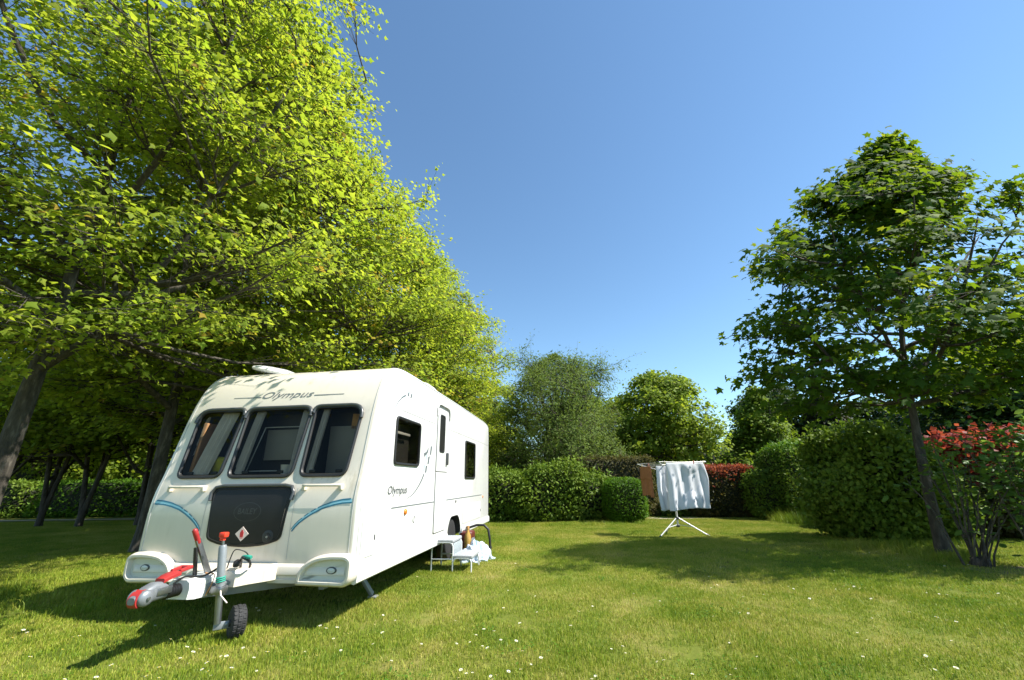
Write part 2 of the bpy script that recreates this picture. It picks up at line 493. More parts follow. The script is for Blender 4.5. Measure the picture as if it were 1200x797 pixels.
# the grass: one clump of blades repeated over the lawn by a node tree (its own mesh is the clump)
V, F, A = blades(950, .34, .018, .046, .0042, 3)
grass = link('grass', np_mesh('grass', V, F, {'rnd': A}), M['grass_blade'])
tag(grass, 'short sunlit grass blades covering the lawn', 'grass', kind='stuff')
def grass_nodes(x0, x1, y0, y1, step, hlo, hhi):
    ng = bpy.data.node_groups.new('grass_spread', 'GeometryNodeTree')
    ng.interface.new_socket('Geometry', in_out='INPUT', socket_type='NodeSocketGeometry')
    ng.interface.new_socket('Geometry', in_out='OUTPUT', socket_type='NodeSocketGeometry')
    nd, lk = ng.nodes, ng.links
    gi, go = nd.new('NodeGroupInput'), nd.new('NodeGroupOutput')
    grid = nd.new('GeometryNodeMeshGrid')
    grid.inputs['Size X'].default_value = x1 - x0; grid.inputs['Size Y'].default_value = y1 - y0
    grid.inputs['Vertices X'].default_value = int((x1 - x0) / step); grid.inputs['Vertices Y'].default_value = int((y1 - y0) / step)
    sp = nd.new('GeometryNodeSetPosition')
    rv = nd.new('FunctionNodeRandomValue'); rv.data_type = 'FLOAT_VECTOR'
    rv.inputs[0].default_value = ((x0 + x1) / 2 - step * .6, (y0 + y1) / 2 - step * .6, 0)
    rv.inputs[1].default_value = ((x0 + x1) / 2 + step * .6, (y0 + y1) / 2 + step * .6, 0)
    lk.new(grid.outputs['Mesh'], sp.inputs['Geometry']); lk.new(rv.outputs[0], sp.inputs['Offset'])
    iop = nd.new('GeometryNodeInstanceOnPoints')
    lk.new(sp.outputs[0], iop.inputs['Points'])
    g2i = nd.new('GeometryNodeGeometryToInstance')
    lk.new(gi.outputs[0], g2i.inputs[0]); lk.new(g2i.outputs[0], iop.inputs['Instance'])
    rr = nd.new('FunctionNodeRandomValue'); rr.data_type = 'FLOAT_VECTOR'
    rr.inputs[0].default_value = (0, 0, 0); rr.inputs[1].default_value = (0, 0, 6.283)
    lk.new(rr.outputs[0], iop.inputs['Rotation'])
    pos = nd.new('GeometryNodeInputPosition')
    nz = nd.new('ShaderNodeTexNoise'); nz.inputs['Scale'].default_value = .8; nz.inputs['Detail'].default_value = 3
    lk.new(pos.outputs[0], nz.inputs['Vector'])
    mr = nd.new('ShaderNodeMapRange'); mr.inputs['From Min'].default_value = .3; mr.inputs['From Max'].default_value = .7
    mr.inputs['To Min'].default_value = hlo; mr.inputs['To Max'].default_value = hhi
    lk.new(nz.outputs[0], mr.inputs['Value'])
    cb = nd.new('ShaderNodeCombineXYZ'); cb.inputs[0].default_value = 1; cb.inputs[1].default_value = 1
    lk.new(mr.outputs[0], cb.inputs[2]); lk.new(cb.outputs[0], iop.inputs['Scale'])
    lk.new(iop.outputs[0], go.inputs[0])
    return ng
md = grass.modifiers.new('spread', 'NODES')
md.node_group = grass_nodes(-21, 17, 2.2, 16.2, .34, .65, 1.35)

# taller tufts along bushes, trunks and by the shaded edge
def tufts(name, spots, seed, label):
    r = np.random.default_rng(seed)
    Vs, Fs, As, off = [], [], [], 0
    for (x, y, rad, n, h) in spots:
        V, F, A = blades(n, rad, h * .4, h, .0055, int(r.integers(1e6)))
        Vs.append(V + np.array([x, y, 0])); Fs.append(F + off); As.append(A); off += len(V)
    o = link(name, np_mesh(name, np.concatenate(Vs), np.concatenate(Fs), {'rnd': np.concatenate(As) * .6}), M['grass_blade'])
    return tag(o, label, 'grass', kind='stuff')
sp = []
for i in range(34):   # along the front edge of the big hedge and the bushes
    t = i / 33
    sp.append((5.6 + 2.6 * t + rg.uniform(-.2, .2), 8.05 + rg.uniform(-.15, .25), .22, 130, .20))
for i in range(26):
    sp.append((6.7 + rg.uniform(-.5, .5), 7.2 + rg.uniform(-.4, .5), .2, 120, .17))
for i in range(60):
    sp.append((rg.uniform(-9.5, -3.9), rg.uniform(4.6, 6.6), .25, 110, rg.uniform(.10, .2)))
for i in range(40):
    sp.append((rg.uniform(7.6, 9.2), rg.uniform(12.2, 13.2), .3, 90, rg.uniform(.25, .55)))
for i in range(40):
    sp.append((rg.uniform(-.5, 4.1), rg.uniform(12.7, 13.1), .25, 80, rg.uniform(.10, .18)))
for i in range(14):
    sp.append((-2.35 + rg.uniform(-.25, .25), 4.05 + rg.uniform(-.25, .2), .12, 60, .085))
tufts('long_grass', sp, 8, 'longer unmown grass tufts along the bushes and under the trees')

# ------------------------------------------------------------------ leaves
T_MAPLE = (np.array([(0, .32, .04), (0, 0, 0), (.40, .02, -.05), (.25, .22, 0), (.55, .50, -.07), (.21, .56, 0), (0, 1, -.10), (-.21, .56, 0), (-.55, .50, -.07), (-.25, .22, 0), (-.40, .02, -.05)]),
           np.array([(0, i, i % 10 + 1) for i in range(1, 11)]))
T_MAP3 = (np.array([(0, .32, .05), (0, 0, 0), (.46, .34, -.06), (.19, .52, 0), (0, 1, -.1), (-.19, .52, 0), (-.46, .34, -.06)]),
          np.array([(0, i, i % 6 + 1) for i in range(1, 7)]))
T_OVAL = (np.array([(0, 0, 0), (.27, .30, -.06), (.22, .70, -.07), (0, 1, -.04), (-.22, .70, -.07), (-.27, .30, -.06), (0, .5, .02)]),
          np.array([(6, 0, 1), (6, 1, 2), (6, 2, 3), (6, 3, 4), (6, 4, 5), (6, 5, 0)]))
T_TWO = (np.array([(0, 0, 0), (.26, .42, -.06), (0, 1, -.03), (-.26, .42, -.06)]), np.array([(0, 1, 2), (0, 2, 3)]))
T_DIA = (np.array([(0, 0, 0), (.46, .50, -.07), (0, 1, -.08), (-.46, .50, -.07), (0, .36, .04)]), np.array([(4, 0, 1), (4, 1, 2), (4, 2, 3), (4, 3, 0)]))
T_LANCE = (np.array([(0, 0, 0), (.13, .40, -.03), (0, 1, -.08), (-.13, .40, -.03)]), np.array([(0, 1, 2), (0, 2, 3)]))

def leaves(name, P, Nn, D, S, rnd, T):
    """one leaf of template T at each P; Nn its upper side, D the way its tip points"""
    t, f = T
    Nn = Nn / np.linalg.norm(Nn, axis=1, keepdims=True)
    D = D - Nn * (D * Nn).sum(1, keepdims=True)
    D = D / np.maximum(1e-6, np.linalg.norm(D, axis=1, keepdims=True))
    X = np.cross(D, Nn)
    V = P[:, None, :] + S[:, None, None] * (t[None, :, 0:1] * X[:, None] + t[None, :, 1:2] * D[:, None] + t[None, :, 2:3] * Nn[:, None])
    k = len(t)
    F = (np.arange(len(P)) * k)[:, None, None] + f[None]
    return np_mesh(name, V.reshape(-1, 3), F.reshape(-1, 3), {'rnd': np.repeat(rnd, len(f))})

def tubes_np(name, polys, sides):
    Vs, Fs, off = [], [], 0
    ang = np.arange(sides) * 2 * np.pi / sides
    ca, sa = np.cos(ang), np.sin(ang)
    for pts, rad in polys:
        pts = np.asarray(pts, float); n = len(pts)
        t = np.gradient(pts, axis=0); t /= np.maximum(1e-9, np.linalg.norm(t, axis=1, keepdims=True))
        ref = np.array([1.0, .13, .07]) if abs(t[0, 2]) > .7 else np.array([.05, .1, 1.0])
        x = np.cross(t, ref); x /= np.maximum(1e-9, np.linalg.norm(x, axis=1, keepdims=True))
        y = np.cross(t, x)
        V = pts[:, None] + np.asarray(rad)[:, None, None] * (ca[None, :, None] * x[:, None] + sa[None, :, None] * y[:, None])
        Vs.append(V.reshape(-1, 3))
        i = np.arange(n - 1)[:, None] * sides; k = np.arange(sides)[None]; k1 = (k + 1) % sides
        a, b, c, d = i + k, i + k1, i + sides + k1, i + sides + k
        Fs.append(np.concatenate([np.stack([a, b, c], -1).reshape(-1, 3), np.stack([a, c, d], -1).reshape(-1, 3)]) + off)
        off += n * sides
    me = np_mesh(name, np.concatenate(Vs), np.concatenate(Fs))
    me.shade_smooth()
    return me

def grow_tree(seed, height, base, radius, trunk_r, fork, n_limb, n_sec, twigs_per, leaf_per, leaf_size, T,
              shape='dome', limb_rise=1.0, flat=.5, droop=0.0, shell=.45, clump=.55, young=.05, up=1.0, stems=1, lean=(0, 0), upright=0.0, lumps=1.0, extra=()):
    """returns (trunk mesh, branch mesh, crown mesh); origin at the foot of the trunk"""
    r = np.random.default_rng(seed)
    ph = r.uniform(0, 2 * np.pi, 8)
    def env(th, t):
        t = np.clip(t, 0, 1)
        if shape == 'dome':    e = np.where(t < .3, .72 + .28 * np.sin(t / .3 * np.pi / 2), np.sqrt(np.maximum(0, 1 - ((t - .3) / .7) ** 2.1)))
        elif shape == 'cone':  e = np.where(t < .22, .75 + .25 * t / .22, (1 - (t - .22) / .78) ** 1.0 + .02)
        elif shape == 'peak':  e = np.where(t < .2, .80 + .20 * t / .2, np.maximum(np.maximum(0, 1 - (np.maximum(0, t - .2) / .66) ** 2.0) ** .75, .30 * np.clip((1 - t) / .3, 0, 1) + .01))
        elif shape == 'ball':  e = np.sqrt(np.maximum(0, 1 - (2 * t - 1) ** 2 * .96)) + .03
        else:                  e = np.where(t < .35, .6 + .4 * t / .35, (1 - ((t - .35) / .65) ** 1.7) + .05)
        w = 1 + lumps * (.11 * np.sin(2 * th + ph[0]) + .09 * np.sin(3 * th + ph[1] + 4 * t) + .08 * np.sin(5 * th + ph[2] - 7 * t) + .06 * np.sin(9 * t * 2 + ph[3] + th))
        return radius * e * w
    H = height - base
    cx = lambda z: np.array([lean[0], lean[1]]) * max(0.0, z / height) ** 1.8
    big, mid, small = [], [], []
    zs = np.concatenate([[-.15, .08, .38], np.linspace(1.0, height * .86, 9)])
    for s in range(stems):
        ang = 2 * np.pi * s / max(1, stems) + ph[4]
        off = np.zeros((12, 2)) if stems == 1 else np.stack([np.cos(ang) * np.maximum(0, zs - .3) * .16, np.sin(ang) * np.maximum(0, zs - .3) * .16], 1)
        wig = np.cumsum(r.normal(0, .035, (12, 2)), 0) * (zs / height)[:, None] * 1.5
        pts = np.concatenate([off + wig + np.stack([cx(z) for z in zs]), zs[:, None]], 1)
        u = np.clip(zs / height, 0, 1)
        k = 1.0 if stems == 1 else .72
        rad = k * trunk_r * (1 - u) ** .9 + .012
        rad[:3] *= np.array([1.75, 1.38, 1.12])
        if stems == 1: rad = np.where(u > fork / height, rad * .8, rad)
        big.append((pts, rad))
    limb_pts = []
    for i in range(n_limb):
        q = (i + .5) / n_limb
        st = big[i % stems]
        z0 = fork + (height * .72 - fork) * q ** 1.25
        th = i * 2.39996 + r.normal(0, .25)
        j = np.interp(z0, st[0][:, 2], np.arange(12)); j0 = int(j); j1 = min(11, j0 + 1)
        p0 = st[0][j0] * (1 - j + j0) + st[0][j1] * (j - j0)
        r0_ = np.interp(j, np.arange(12), st[1])
        z1 = z0 + limb_rise * radius * (.95 - .35 * q) * r.uniform(.8, 1.2)
        z1 = min(z1, height - .35)
        R = env(np.array([th]), np.array([(max(z1, base) - base) / H]))[0] * r.uniform(.7, .86)
        s = np.linspace(0, 1, 8)
        rr = R * (s ** (1.0 - .35 * (1 - upright)) if upright < 1 else s ** 1.5)
        zz = z0 + (z1 - z0) * s ** (1 + .25 * (1 - upright))
        pts = np.stack([p0[0] + (cx(z1)[0] * s) + rr * np.cos(th), p0[1] + (cx(z1)[1] * s) + rr * np.sin(th), zz], 1)
        pts[1:] += np.cumsum(r.normal(0, .045, (7, 3)), 0)
        rad = np.minimum(r0_ * .6, trunk_r * .45) * (1 - s) ** .8 + .010
        big.append((pts, rad)); limb_pts.append(pts[1:]); 
    LP = np.concatenate(limb_pts + [b[0][5:] for b in big[:stems]])
    # secondary branch ends, spread through the crown and biased to its outside
    th = r.uniform(0, 2 * np.pi, n_sec); t = r.beta(1.15, 1.25, n_sec)
    rad = env(th, t) * r.uniform(0, 1, n_sec) ** shell
    z = base + H * t
    ax = np.stack([cx(q) for q in z])
    SE = np.stack([ax[:, 0] + rad * np.cos(th), ax[:, 1] + rad * np.sin(th), z], 1)
    for k_, e_ in enumerate(extra): SE[k_] = e_
    SP = []
    for e in SE:
        d = LP - e; c = np.linalg.norm(d, axis=1) + np.maximum(0, d[:, 2] + .15) * 2.0
        a = LP[np.argmin(c)]
        s = np.linspace(0, 1, 5)[:, None]
        pts = a + (e - a) * s + np.array([0, 0, -1]) * (s * (1 - s)) * (.18 * np.linalg.norm(e - a)) + np.vstack([np.zeros(3), r.normal(0, .04, (4, 3))])
        L = np.linalg.norm(e - a)
        mid.append((pts, (.006 + .0075 * L) * (1 - s[:, 0]) ** .7 + .004)); SP.append(pts[2:])
    # twigs in flat sprays round those ends
    nt = n_sec * twigs_per
    own = np.repeat(np.arange(n_sec), twigs_per)
    TW = SE[own] + r.normal(0, 1, (nt, 3)) * np.array([clump, clump, clump * flat])
    lo = r.uniform(0, 1, nt)
    axt = np.array(lean)[None] * (np.maximum(0, TW[:, 2:3]) / height) ** 1.8
    d = TW[:, :2] - axt
    rr = np.linalg.norm(d, axis=1); tt = (TW[:, 2] - base) / H
    lim = env(np.arctan2(d[:, 1], d[:, 0]), tt) * (1.0 + .06 * (lo > .93)) + .05 + 9 * (own < len(extra))
    k = np.minimum(1, lim / np.maximum(rr, 1e-6))
    TW[:, :2] = axt + d * k[:, None]
    TW[:, 2] = np.where(own < len(extra), np.maximum(TW[:, 2], 2.3), np.clip(TW[:, 2], base * .9, height * 1.02))
    for i in range(nt):
        a = SP[own[i]][r.integers(0, 3)]
        e = TW[i]
        small.append((np.stack([a, e]), np.array([.006, .002])))
    # leaves round each twig
    nl = r.poisson(leaf_per, nt)
    ow = np.repeat(np.arange(nt), nl); n = len(ow)
    along = r.uniform(.35, 1.12, n)
    root = np.stack([s[0][0] for s in small])[ow]
    tip = TW[ow]
    P = root + (tip - root) * along[:, None] + r.normal(0, 1, (n, 3)) * np.array([.11, .11, .06]) * (leaf_size / .13)
    out = P.copy(); out[:, :2] -= cx(height) * .5; out[:, 2] = 0
    out /= np.maximum(.3, np.linalg.norm(out, axis=1, keepdims=True))
    Nn = r.normal(0, .55, (n, 3)) + out * .55 + np.array([0, 0, up])
    D = (tip - root) / np.maximum(.05, np.linalg.norm(tip - root, axis=1, keepdims=True)) * .6 + r.normal(0, .6, (n, 3)) + out * .3 + np.array([0, 0, -.35 - droop])
    S = leaf_size * r.uniform(.5, 1.18, n)
    rnd = r.beta(2, 2, nt)[ow] * .5 + r.uniform(0, 1, n) * .5
    rnd = rnd * .86
    yg = (r.uniform(0, 1, nt) < young)[ow] & (along > .8)
    rnd[yg] = r.uniform(.88, 1, yg.sum())
    tag_ = 'tree%d' % seed
    tm = tubes_np('trunk', big, 10)
    bmn = tubes_np('branches', mid + [], 5)
    tw = tubes_np('twigs', small, 3)
    cm = leaves('crown', P, Nn, D, S, rnd, T)
    return tm, bmn, tw, cm

def place_tree(name, meshes, loc, rz, bark, leafm, label, cat='tree', group=None, sc=(1, 1, 1)):
    root = empty(name, loc, rz, label, cat, group)
    root.scale = sc
    names = ('trunk', 'branches', 'twigs', 'crown')
    for nm, me in zip(names, meshes):
        mt = leafm if nm == 'crown' else bark
        if len(me.materials) == 0: me.materials.append(mt)
        o = bpy.data.objects.new(nm, me); C.objects.link(o); o.parent = root
        if nm == 'crown' and me.materials[0] != leafm:
            o.material_slots[0].link = 'OBJECT'; o.material_slots[0].material = leafm
        if nm != 'trunk': o['kind'] = 'stuff'
    return root

# patches of clover and broad-leaved weeds in the mown grass
rw = np.random.default_rng(303)
cp_, cs_ = [], []
for k in range(90):
    cx_, cy_ = rw.uniform(-6, 7), rw.uniform(2.9, 9.5)
    if -4.2 < cx_ < -.6 and cy_ > 4.2: continue
    nn = int(rw.integers(25, 90)); rad_ = rw.uniform(.10, .32)
    q_ = rw.normal(0, rad_ * .5, (nn, 2))
    cp_.append(np.stack([cx_ + q_[:, 0], cy_ + q_[:, 1], rw.uniform(.016, .036, nn)], 1)); cs_.append(rw.uniform(.012, .030, nn))
cp_ = np.concatenate(cp_); cs_ = np.concatenate(cs_); nn = len(cp_)
tag(link('clover', leaves('clover', cp_, rw.normal(0, .3, (nn, 3)) + np.array([0, 0, 1]), rw.normal(0, 1, (nn, 3)), cs_, rw.uniform(0, .86, nn), T_OVAL), M['leaf_box']), 'small dark patches of clover and broad leaved weeds in the lawn', 'clover', kind='stuff')

# the avenue beside the caravan: three grown trees shared by the individuals of the row
LOW = [(4.1, -1.2, 3.9), (4.5, -1.5, 3.75), (4.3, -1.0, 4.3), (3.6, -1.1, 4.2), (3.2, -.9, 4.5), (4.7, -1.7, 4.0),
       (1.2, -1.6, 2.95), (1.9, -1.9, 3.1), (2.5, -1.7, 2.85), (3.0, -1.5, 3.2), (.5, -1.5, 3.2), (.2, -1.2, 2.8), (3.5, -1.6, 2.95)]
ROW = [grow_tree(11, 13.6, 3.2, 4.8, .120, 2.7, 13, 290, 17, 13, .108, T_MAP3, limb_rise=1.05, flat=.40, shell=.40, clump=.52, young=.06, extra=LOW),
       grow_tree(12, 13.0, 2.7, 4.5, .115, 2.3, 14, 300, 18, 16, .108, T_DIA, limb_rise=1.1, flat=.40, shell=.36, clump=.52, young=.08, lumps=1.4),
       grow_tree(13, 12.2, 1.4, 5.3, .130, 1.7, 14, 340, 18, 16, .110, T_DIA, limb_rise=1.05, flat=.40, shell=.34, clump=.56, young=.09, lumps=1.15)]
row_spots = [((-7.0, 5.9), 0, 0.0, 1.0, 'thick grey maple trunk forking low, in open shade left of the caravan hitch'),
             ((-7.25, 8.9), 1, 2.1, 1.0, 'tall maple with speckled bark standing right against the caravan flank'),
             ((-6.5, 13.2), 2, 0.9, 1.0, 'bright yellow green maple rising behind the caravan roof beside the roof vent'),
             ((-5.3, 17.6), 2, 3.3, .98, 'bright maple of the row rising past the caravan rear corner'),
             ((-4.6, 22.0), 2, 4.4, .9, 'last maple at the far end of the row, next to the grey willow')]
for (x, y), v, rz, s, lb in row_spots:
    place_tree('maple_tree', ROW[v], (x, y, 0), rz, M['bark_row'], M['leaf_row'], lb, group='maples in the row beside the caravan', sc=(s, s, s))

# thinner trees deeper in the grove on the left
GROVE = [grow_tree(21, 9.5, 2.3, 3.6, .09, 1.2, 10, 130, 13, 11, .15, T_DIA, limb_rise=1.3, flat=.45, clump=.6, stems=2),
         grow_tree(22, 9.0, 2.5, 3.4, .085, 1.3, 10, 120, 13, 11, .15, T_DIA, limb_rise=1.3, flat=.45, clump=.6, stems=3)]
for (x, y), v, rz, s, lb in [((-17.0, 14.4), 0, .3, 1.0, 'slim grove tree, first of the thin trunks beyond the shaded grass'),
                             ((-15.5, 14.7), 1, 1.5, 1.0, 'slim forked grove tree with a trunk leaning left, green hedge behind'),
                             ((-13.9, 14.4), 0, 2.6, 1.02, 'slim vase shaped grove tree standing before the yellow green hedge'),
                             ((-12.2, 14.6), 1, 4.0, 1.0, 'slim grove tree with twin stems standing before the reddish hedge'),
                             ((-15.5, 26.0), 0, 5.1, 1.25, 'leafy grove tree behind the far yellow green hedge'),
                             ((-24.0, 22.0), 0, 3.0, 1.3, 'leafy grove tree at the far end of the gravel path')]:
    place_tree('grove_tree', GROVE[v], (x, y, 0), rz, M['bark_dark'], M['leaf_row'], lb, group='thin trees of the shaded grove', sc=(s, s, s))

# the young maple on the right
NOR = grow_tree(31, 8.1, 2.35, 2.9, .074, 2.3, 14, 170, 13, 9.3, .155, T_MAPLE, shape='peak', lean=(1.15, -.3), limb_rise=.85, flat=.28, shell=.42, clump=.40, young=.24, droop=.2, lumps=1.0)
place_tree('maple_tree', NOR, (6.75, 7.3, 0), 0, M['bark_dark'], M['leaf_norway'], 'young dark green maple with a single slim trunk beside the big clipped bush', sc=(1.14, .66, 1))

# trees beyond the hedges
rs_ = random.Random(9)
SPIRES = [(rs_.uniform(-2.1, 2.1), rs_.uniform(-1.2, 1.2), rs_.uniform(5.8, 7.1)) for _ in range(18)]
WIL = grow_tree(41, 7.2, .4, 3.0, .16, .9, 16, 200, 22, 16, .150, T_LANCE, shape='dome', limb_rise=1.6, flat=1.3, shell=.45, clump=.42, young=0, up=.3, upright=1.0, stems=3, lumps=1.5, extra=SPIRES)
place_tree('willow_tree', WIL, (2.0, 19.0, 0), .5, M['bark_dark'], M['leaf_willow'], 'grey green willow with feathery upright shoots behind the hedge', sc=(1.12, 1.1, .93))
FARM = grow_tree(42, 6.4, .4, 3.4, .16, .9, 13, 190, 15, 12, .19, T_DIA, shape='dome', limb_rise=1.0, flat=.5, clump=.5, stems=2, lumps=1.7)
FARD = grow_tree(43, 6.0, .4, 2.6, .15, .9, 12, 150, 14, 11, .18, T_DIA, shape='cone', limb_rise=.9, flat=.5, clump=.45, stems=2, lumps=1.5)
place_tree('broadleaf_tree', FARM, (7.3, 21.5, 0), .2, M['bark_dark'], M['leaf_far'], 'round bright green tree rising behind the clothes airer', group='trees beyond the hedges', sc=(.9, .9, 1))
place_tree('broadleaf_tree', FARM, (4.3, 25.5, 0), 3.2, M['bark_dark'], M['leaf_far'], 'bright green tree filling the gap between the willow and the round tree', group='trees beyond the hedges', sc=(.9, .9, .95))
FARG = FARP = FARD; FARK = FARM
place_tree('broadleaf_tree', FARG, (12.3, 21.0, 0), 1.3, M['bark_dark'], M['leaf_green'], 'loose green tree behind the red tipped hedge', group='trees beyond the hedges', sc=(.85, .85, .9))
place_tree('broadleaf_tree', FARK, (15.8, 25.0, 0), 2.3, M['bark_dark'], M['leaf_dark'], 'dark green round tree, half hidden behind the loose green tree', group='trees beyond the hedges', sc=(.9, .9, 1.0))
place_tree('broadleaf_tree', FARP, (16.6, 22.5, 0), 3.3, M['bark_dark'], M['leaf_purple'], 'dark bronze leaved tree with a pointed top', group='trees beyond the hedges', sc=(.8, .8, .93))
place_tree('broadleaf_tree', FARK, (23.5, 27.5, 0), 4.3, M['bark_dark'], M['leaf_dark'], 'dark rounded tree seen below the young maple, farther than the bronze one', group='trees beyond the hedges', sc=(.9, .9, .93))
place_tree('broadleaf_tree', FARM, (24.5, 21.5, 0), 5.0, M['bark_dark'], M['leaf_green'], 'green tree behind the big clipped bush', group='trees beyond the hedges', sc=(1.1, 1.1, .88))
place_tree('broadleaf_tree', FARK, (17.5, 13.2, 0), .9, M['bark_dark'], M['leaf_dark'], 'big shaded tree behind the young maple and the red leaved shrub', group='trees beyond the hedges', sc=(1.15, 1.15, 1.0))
place_tree('broadleaf_tree', FARK, (-2.5, 29.0, 0), 2.9, M['bark_dark'], M['leaf_dark'], 'dark tree in the gap between the maple row and the willow', group='trees beyond the hedges', sc=(1.2, 1.2, .9))

# ------------------------------------------------------------------ hedges and shrubs
def hedge(name, c, dims, rz, leafm, label, cat, n, size, T=T_TWO, e=5.0, rough=.06, depth=.16, seed=1, top=None, group=None, up=.5, core=.86, ragged=.0):
    """clipped mass of leaves; c = foot centre, dims = full size; top = (material, share) of differently coloured shoots"""
    n = int(n * 1.9); size *= 1.08; ragged += .012
    r = np.random.default_rng(seed)
    hx, hy, hz = dims[0] / 2, dims[1] / 2, dims[2] / 2
    area = np.array([hy * hz, hx * hz, hx * hy * 1.2])
    ph = r.uniform(0, 6.28, 9)
    def surf(q):
        k = (np.abs(q) ** e).sum(1) ** (1 / e)
        p = q / k[:, None]
        w = 1 + rough * (np.sin(p[:, 0] * hx * 2.7 + ph[0]) * np.sin(p[:, 2] * hz * 3.1 + ph[1]) + .6 * np.sin(p[:, 0] * hx * 6 + ph[2] + 2 * p[:, 1]) * np.sin(p[:, 2] * hz * 5 + ph[3]) + .5 * np.sin(p[:, 1] * hy * 4 + ph[4]))
        return p * w[:, None]
    def cube(n):
        f = r.choice(3, n, p=area / area.sum())
        q = r.uniform(-1, 1, (n, 3)); q[np.arange(n), f] = np.sign(r.uniform(-1, 1, n))
        return q
    q = cube(n)
    p = surf(q)
    g = np.sign(p) * np.abs(p) ** (e - 1) / np.array([hx, hy, hz]); g /= np.maximum(1e-6, np.linalg.norm(g, axis=1, keepdims=True))
    P = p * np.array([hx, hy, hz]) - g * (np.abs(r.normal(0, depth, n)) - ragged * np.abs(r.normal(0, 1, n)))[:, None]
    P[:, 2] += hz
    ok = P[:, 2] > .02
    P, g = P[ok], g[ok]; n = len(P)
    Nn = g * .6 + r.normal(0, .75, (n, 3)) + np.array([0, 0, up])
    D = r.normal(0, .7, (n, 3)) + g * .5 + np.array([0, 0, .25])
    S = size * r.uniform(.6, 1.2, n)
    blot = .5 + .5 * np.sin(P[:, 0] * 3.1 + ph[5]) * np.sin(P[:, 2] * 3.7 + ph[6] + P[:, 1] * 2)
    rnd = np.clip(.55 * r.uniform(0, 1, n) + .3 * blot, 0, .86)
    root = empty(name, c, rz, label, cat, group)
    if top:
        zt = P[:, 2] / (2 * hz)
        sel = (zt + r.normal(0, .10, n)) > 1 - top[1]
        link('leaves', leaves('leaves', P[~sel], Nn[~sel], D[~sel], S[~sel], rnd[~sel], T), leafm, root)
        link('young_shoots', leaves('young_shoots', P[sel], Nn[sel], D[sel] + np.array([0, 0, .8]), S[sel], rnd[sel], T), top[0], root)
    else:
        link('leaves', leaves('leaves', P, Nn, D, S, rnd, T), leafm, root)
    # woody inside
    bmc = bmesh.new()
    bmesh.ops.create_icosphere(bmc, subdivisions=3, radius=1)
    co = np.array([v.co[:] for v in bmc.verts])
    pc = surf(co) * np.array([hx, hy, hz]) * core
    lim = max(0.2, 1)
    for v, x in zip(bmc.verts, pc): v.co = (x[0], x[1], max(.0, x[2] + hz))
    bm_obj('woody_core', bmc, M['twig_core'], root, 60)
    return root

hedge('bush', (-.35, 14.75, 0), (2.3, 1.5, 1.50), .05, M['leaf_hedge'], 'loose pale green bush half hidden by the caravan rear corner', 'bush', 5200, .115, e=2.9, rough=.13, seed=51, depth=.16, core=.80, ragged=.10)
hedge('bush', (1.15, 14.5, 0), (2.1, 1.5, 1.66), .0, M['leaf_hedge'], 'loose pale green bush, tallest of the clump beside the caravan rear', 'bush', 5400, .115, e=2.8, rough=.13, seed=151, depth=.16, core=.80, ragged=.10)
hedge('bush', (2.35, 14.75, 0), (1.7, 1.3, 1.42), .1, M['leaf_hedge'], 'loose pale green bush next to the small clipped box bush', 'bush', 4200, .11, e=2.8, rough=.13, seed=152, depth=.16, core=.80, ragged=.10)
hedge('hedge', (3.5, 16.1, 0), (3.2, 1.1, 2.02), .02, M['leaf_brown_hedge'], 'taller flat topped brownish hedge behind the box bush', 'hedge', 8500, .085, e=9, rough=.03, seed=52, depth=.12, core=.87)
hedge('box_bush', (3.40, 13.75, 0), (1.26, 1.2, 1.26), 0, M['leaf_box'], 'small rounded bright green clipped bush at the end of the hedge', 'bush', 8000, .060, e=3.4, rough=.02, seed=53, depth=.08, core=.9, up=.7)
hedge('photinia_hedge', (7.0, 14.9, 0), (2.3, 1.0, 1.62), -.05, M['leaf_photinia'], 'dark hedge with bright red young shoots behind the clothes airer', 'hedge', 7000, .10, e=6, rough=.04, seed=54, top=(M['leaf_red'], .24), depth=.14, core=.86)
hedge('hedge', (8.75, 13.9, 0), (1.5, 1.4, 2.25), .1, M['leaf_hedge'], 'tall green hedge block with a light top next to the red tipped hedge', 'hedge', 8500, .085, e=4, rough=.08, seed=55, depth=.14, core=.84, ragged=.04, top=(M['leaf_box'], .16))
hedge('shrub', (8.0, 14.1, 0), (1.3, 1.2, 1.5), .1, M['leaf_hedge'], 'loose green shrub between the red tipped hedge and the tall hedge block', 'shrub', 3600, .09, e=3, rough=.1, seed=56, depth=.2, core=.7, ragged=.05)
hedge('shrub', (9.4, 12.2, 0), (1.7, 1.4, 1.7), .1, M['leaf_brown_hedge'], 'thin brownish feathery shrub beside the big clipped bush', 'shrub', 3600, .10, T=T_LANCE, e=2.6, rough=.1, seed=57, depth=.25, core=.62, ragged=.08)
hedge('clipped_bush', (7.45, 9.1, 0), (2.1, 1.7, 2.0), -.12, M['leaf_hedge'], 'big shaded clipped bush beside the young maple', 'bush', 15000, .085, T=T_DIA, e=2.3, rough=.24, seed=58, depth=.18, core=.76, ragged=.14, up=.1)
hedge('clipped_bush', (9.9, 10.9, 0), (2.6, 1.7, 2.0), -.1, M['leaf_hedge'], 'green bush with pale young leaves behind the big clipped bush', 'bush', 7000, .12, T=T_DIA, e=3.2, rough=.07, seed=59, depth=.2, core=.8, top=(M['leaf_shrub'], .3), ragged=.05)
hedge('photinia_shrub', (10.6, 9.4, 0), (3.2, 1.6, 2.0), -.2, M['leaf_photinia'], 'dark shrub with crimson young leaves behind the maple trunk', 'shrub', 7000, .12, T=T_DIA, e=3.2, rough=.08, seed=60, depth=.2, core=.78, top=(M['leaf_crimson'], .38), ragged=.12)
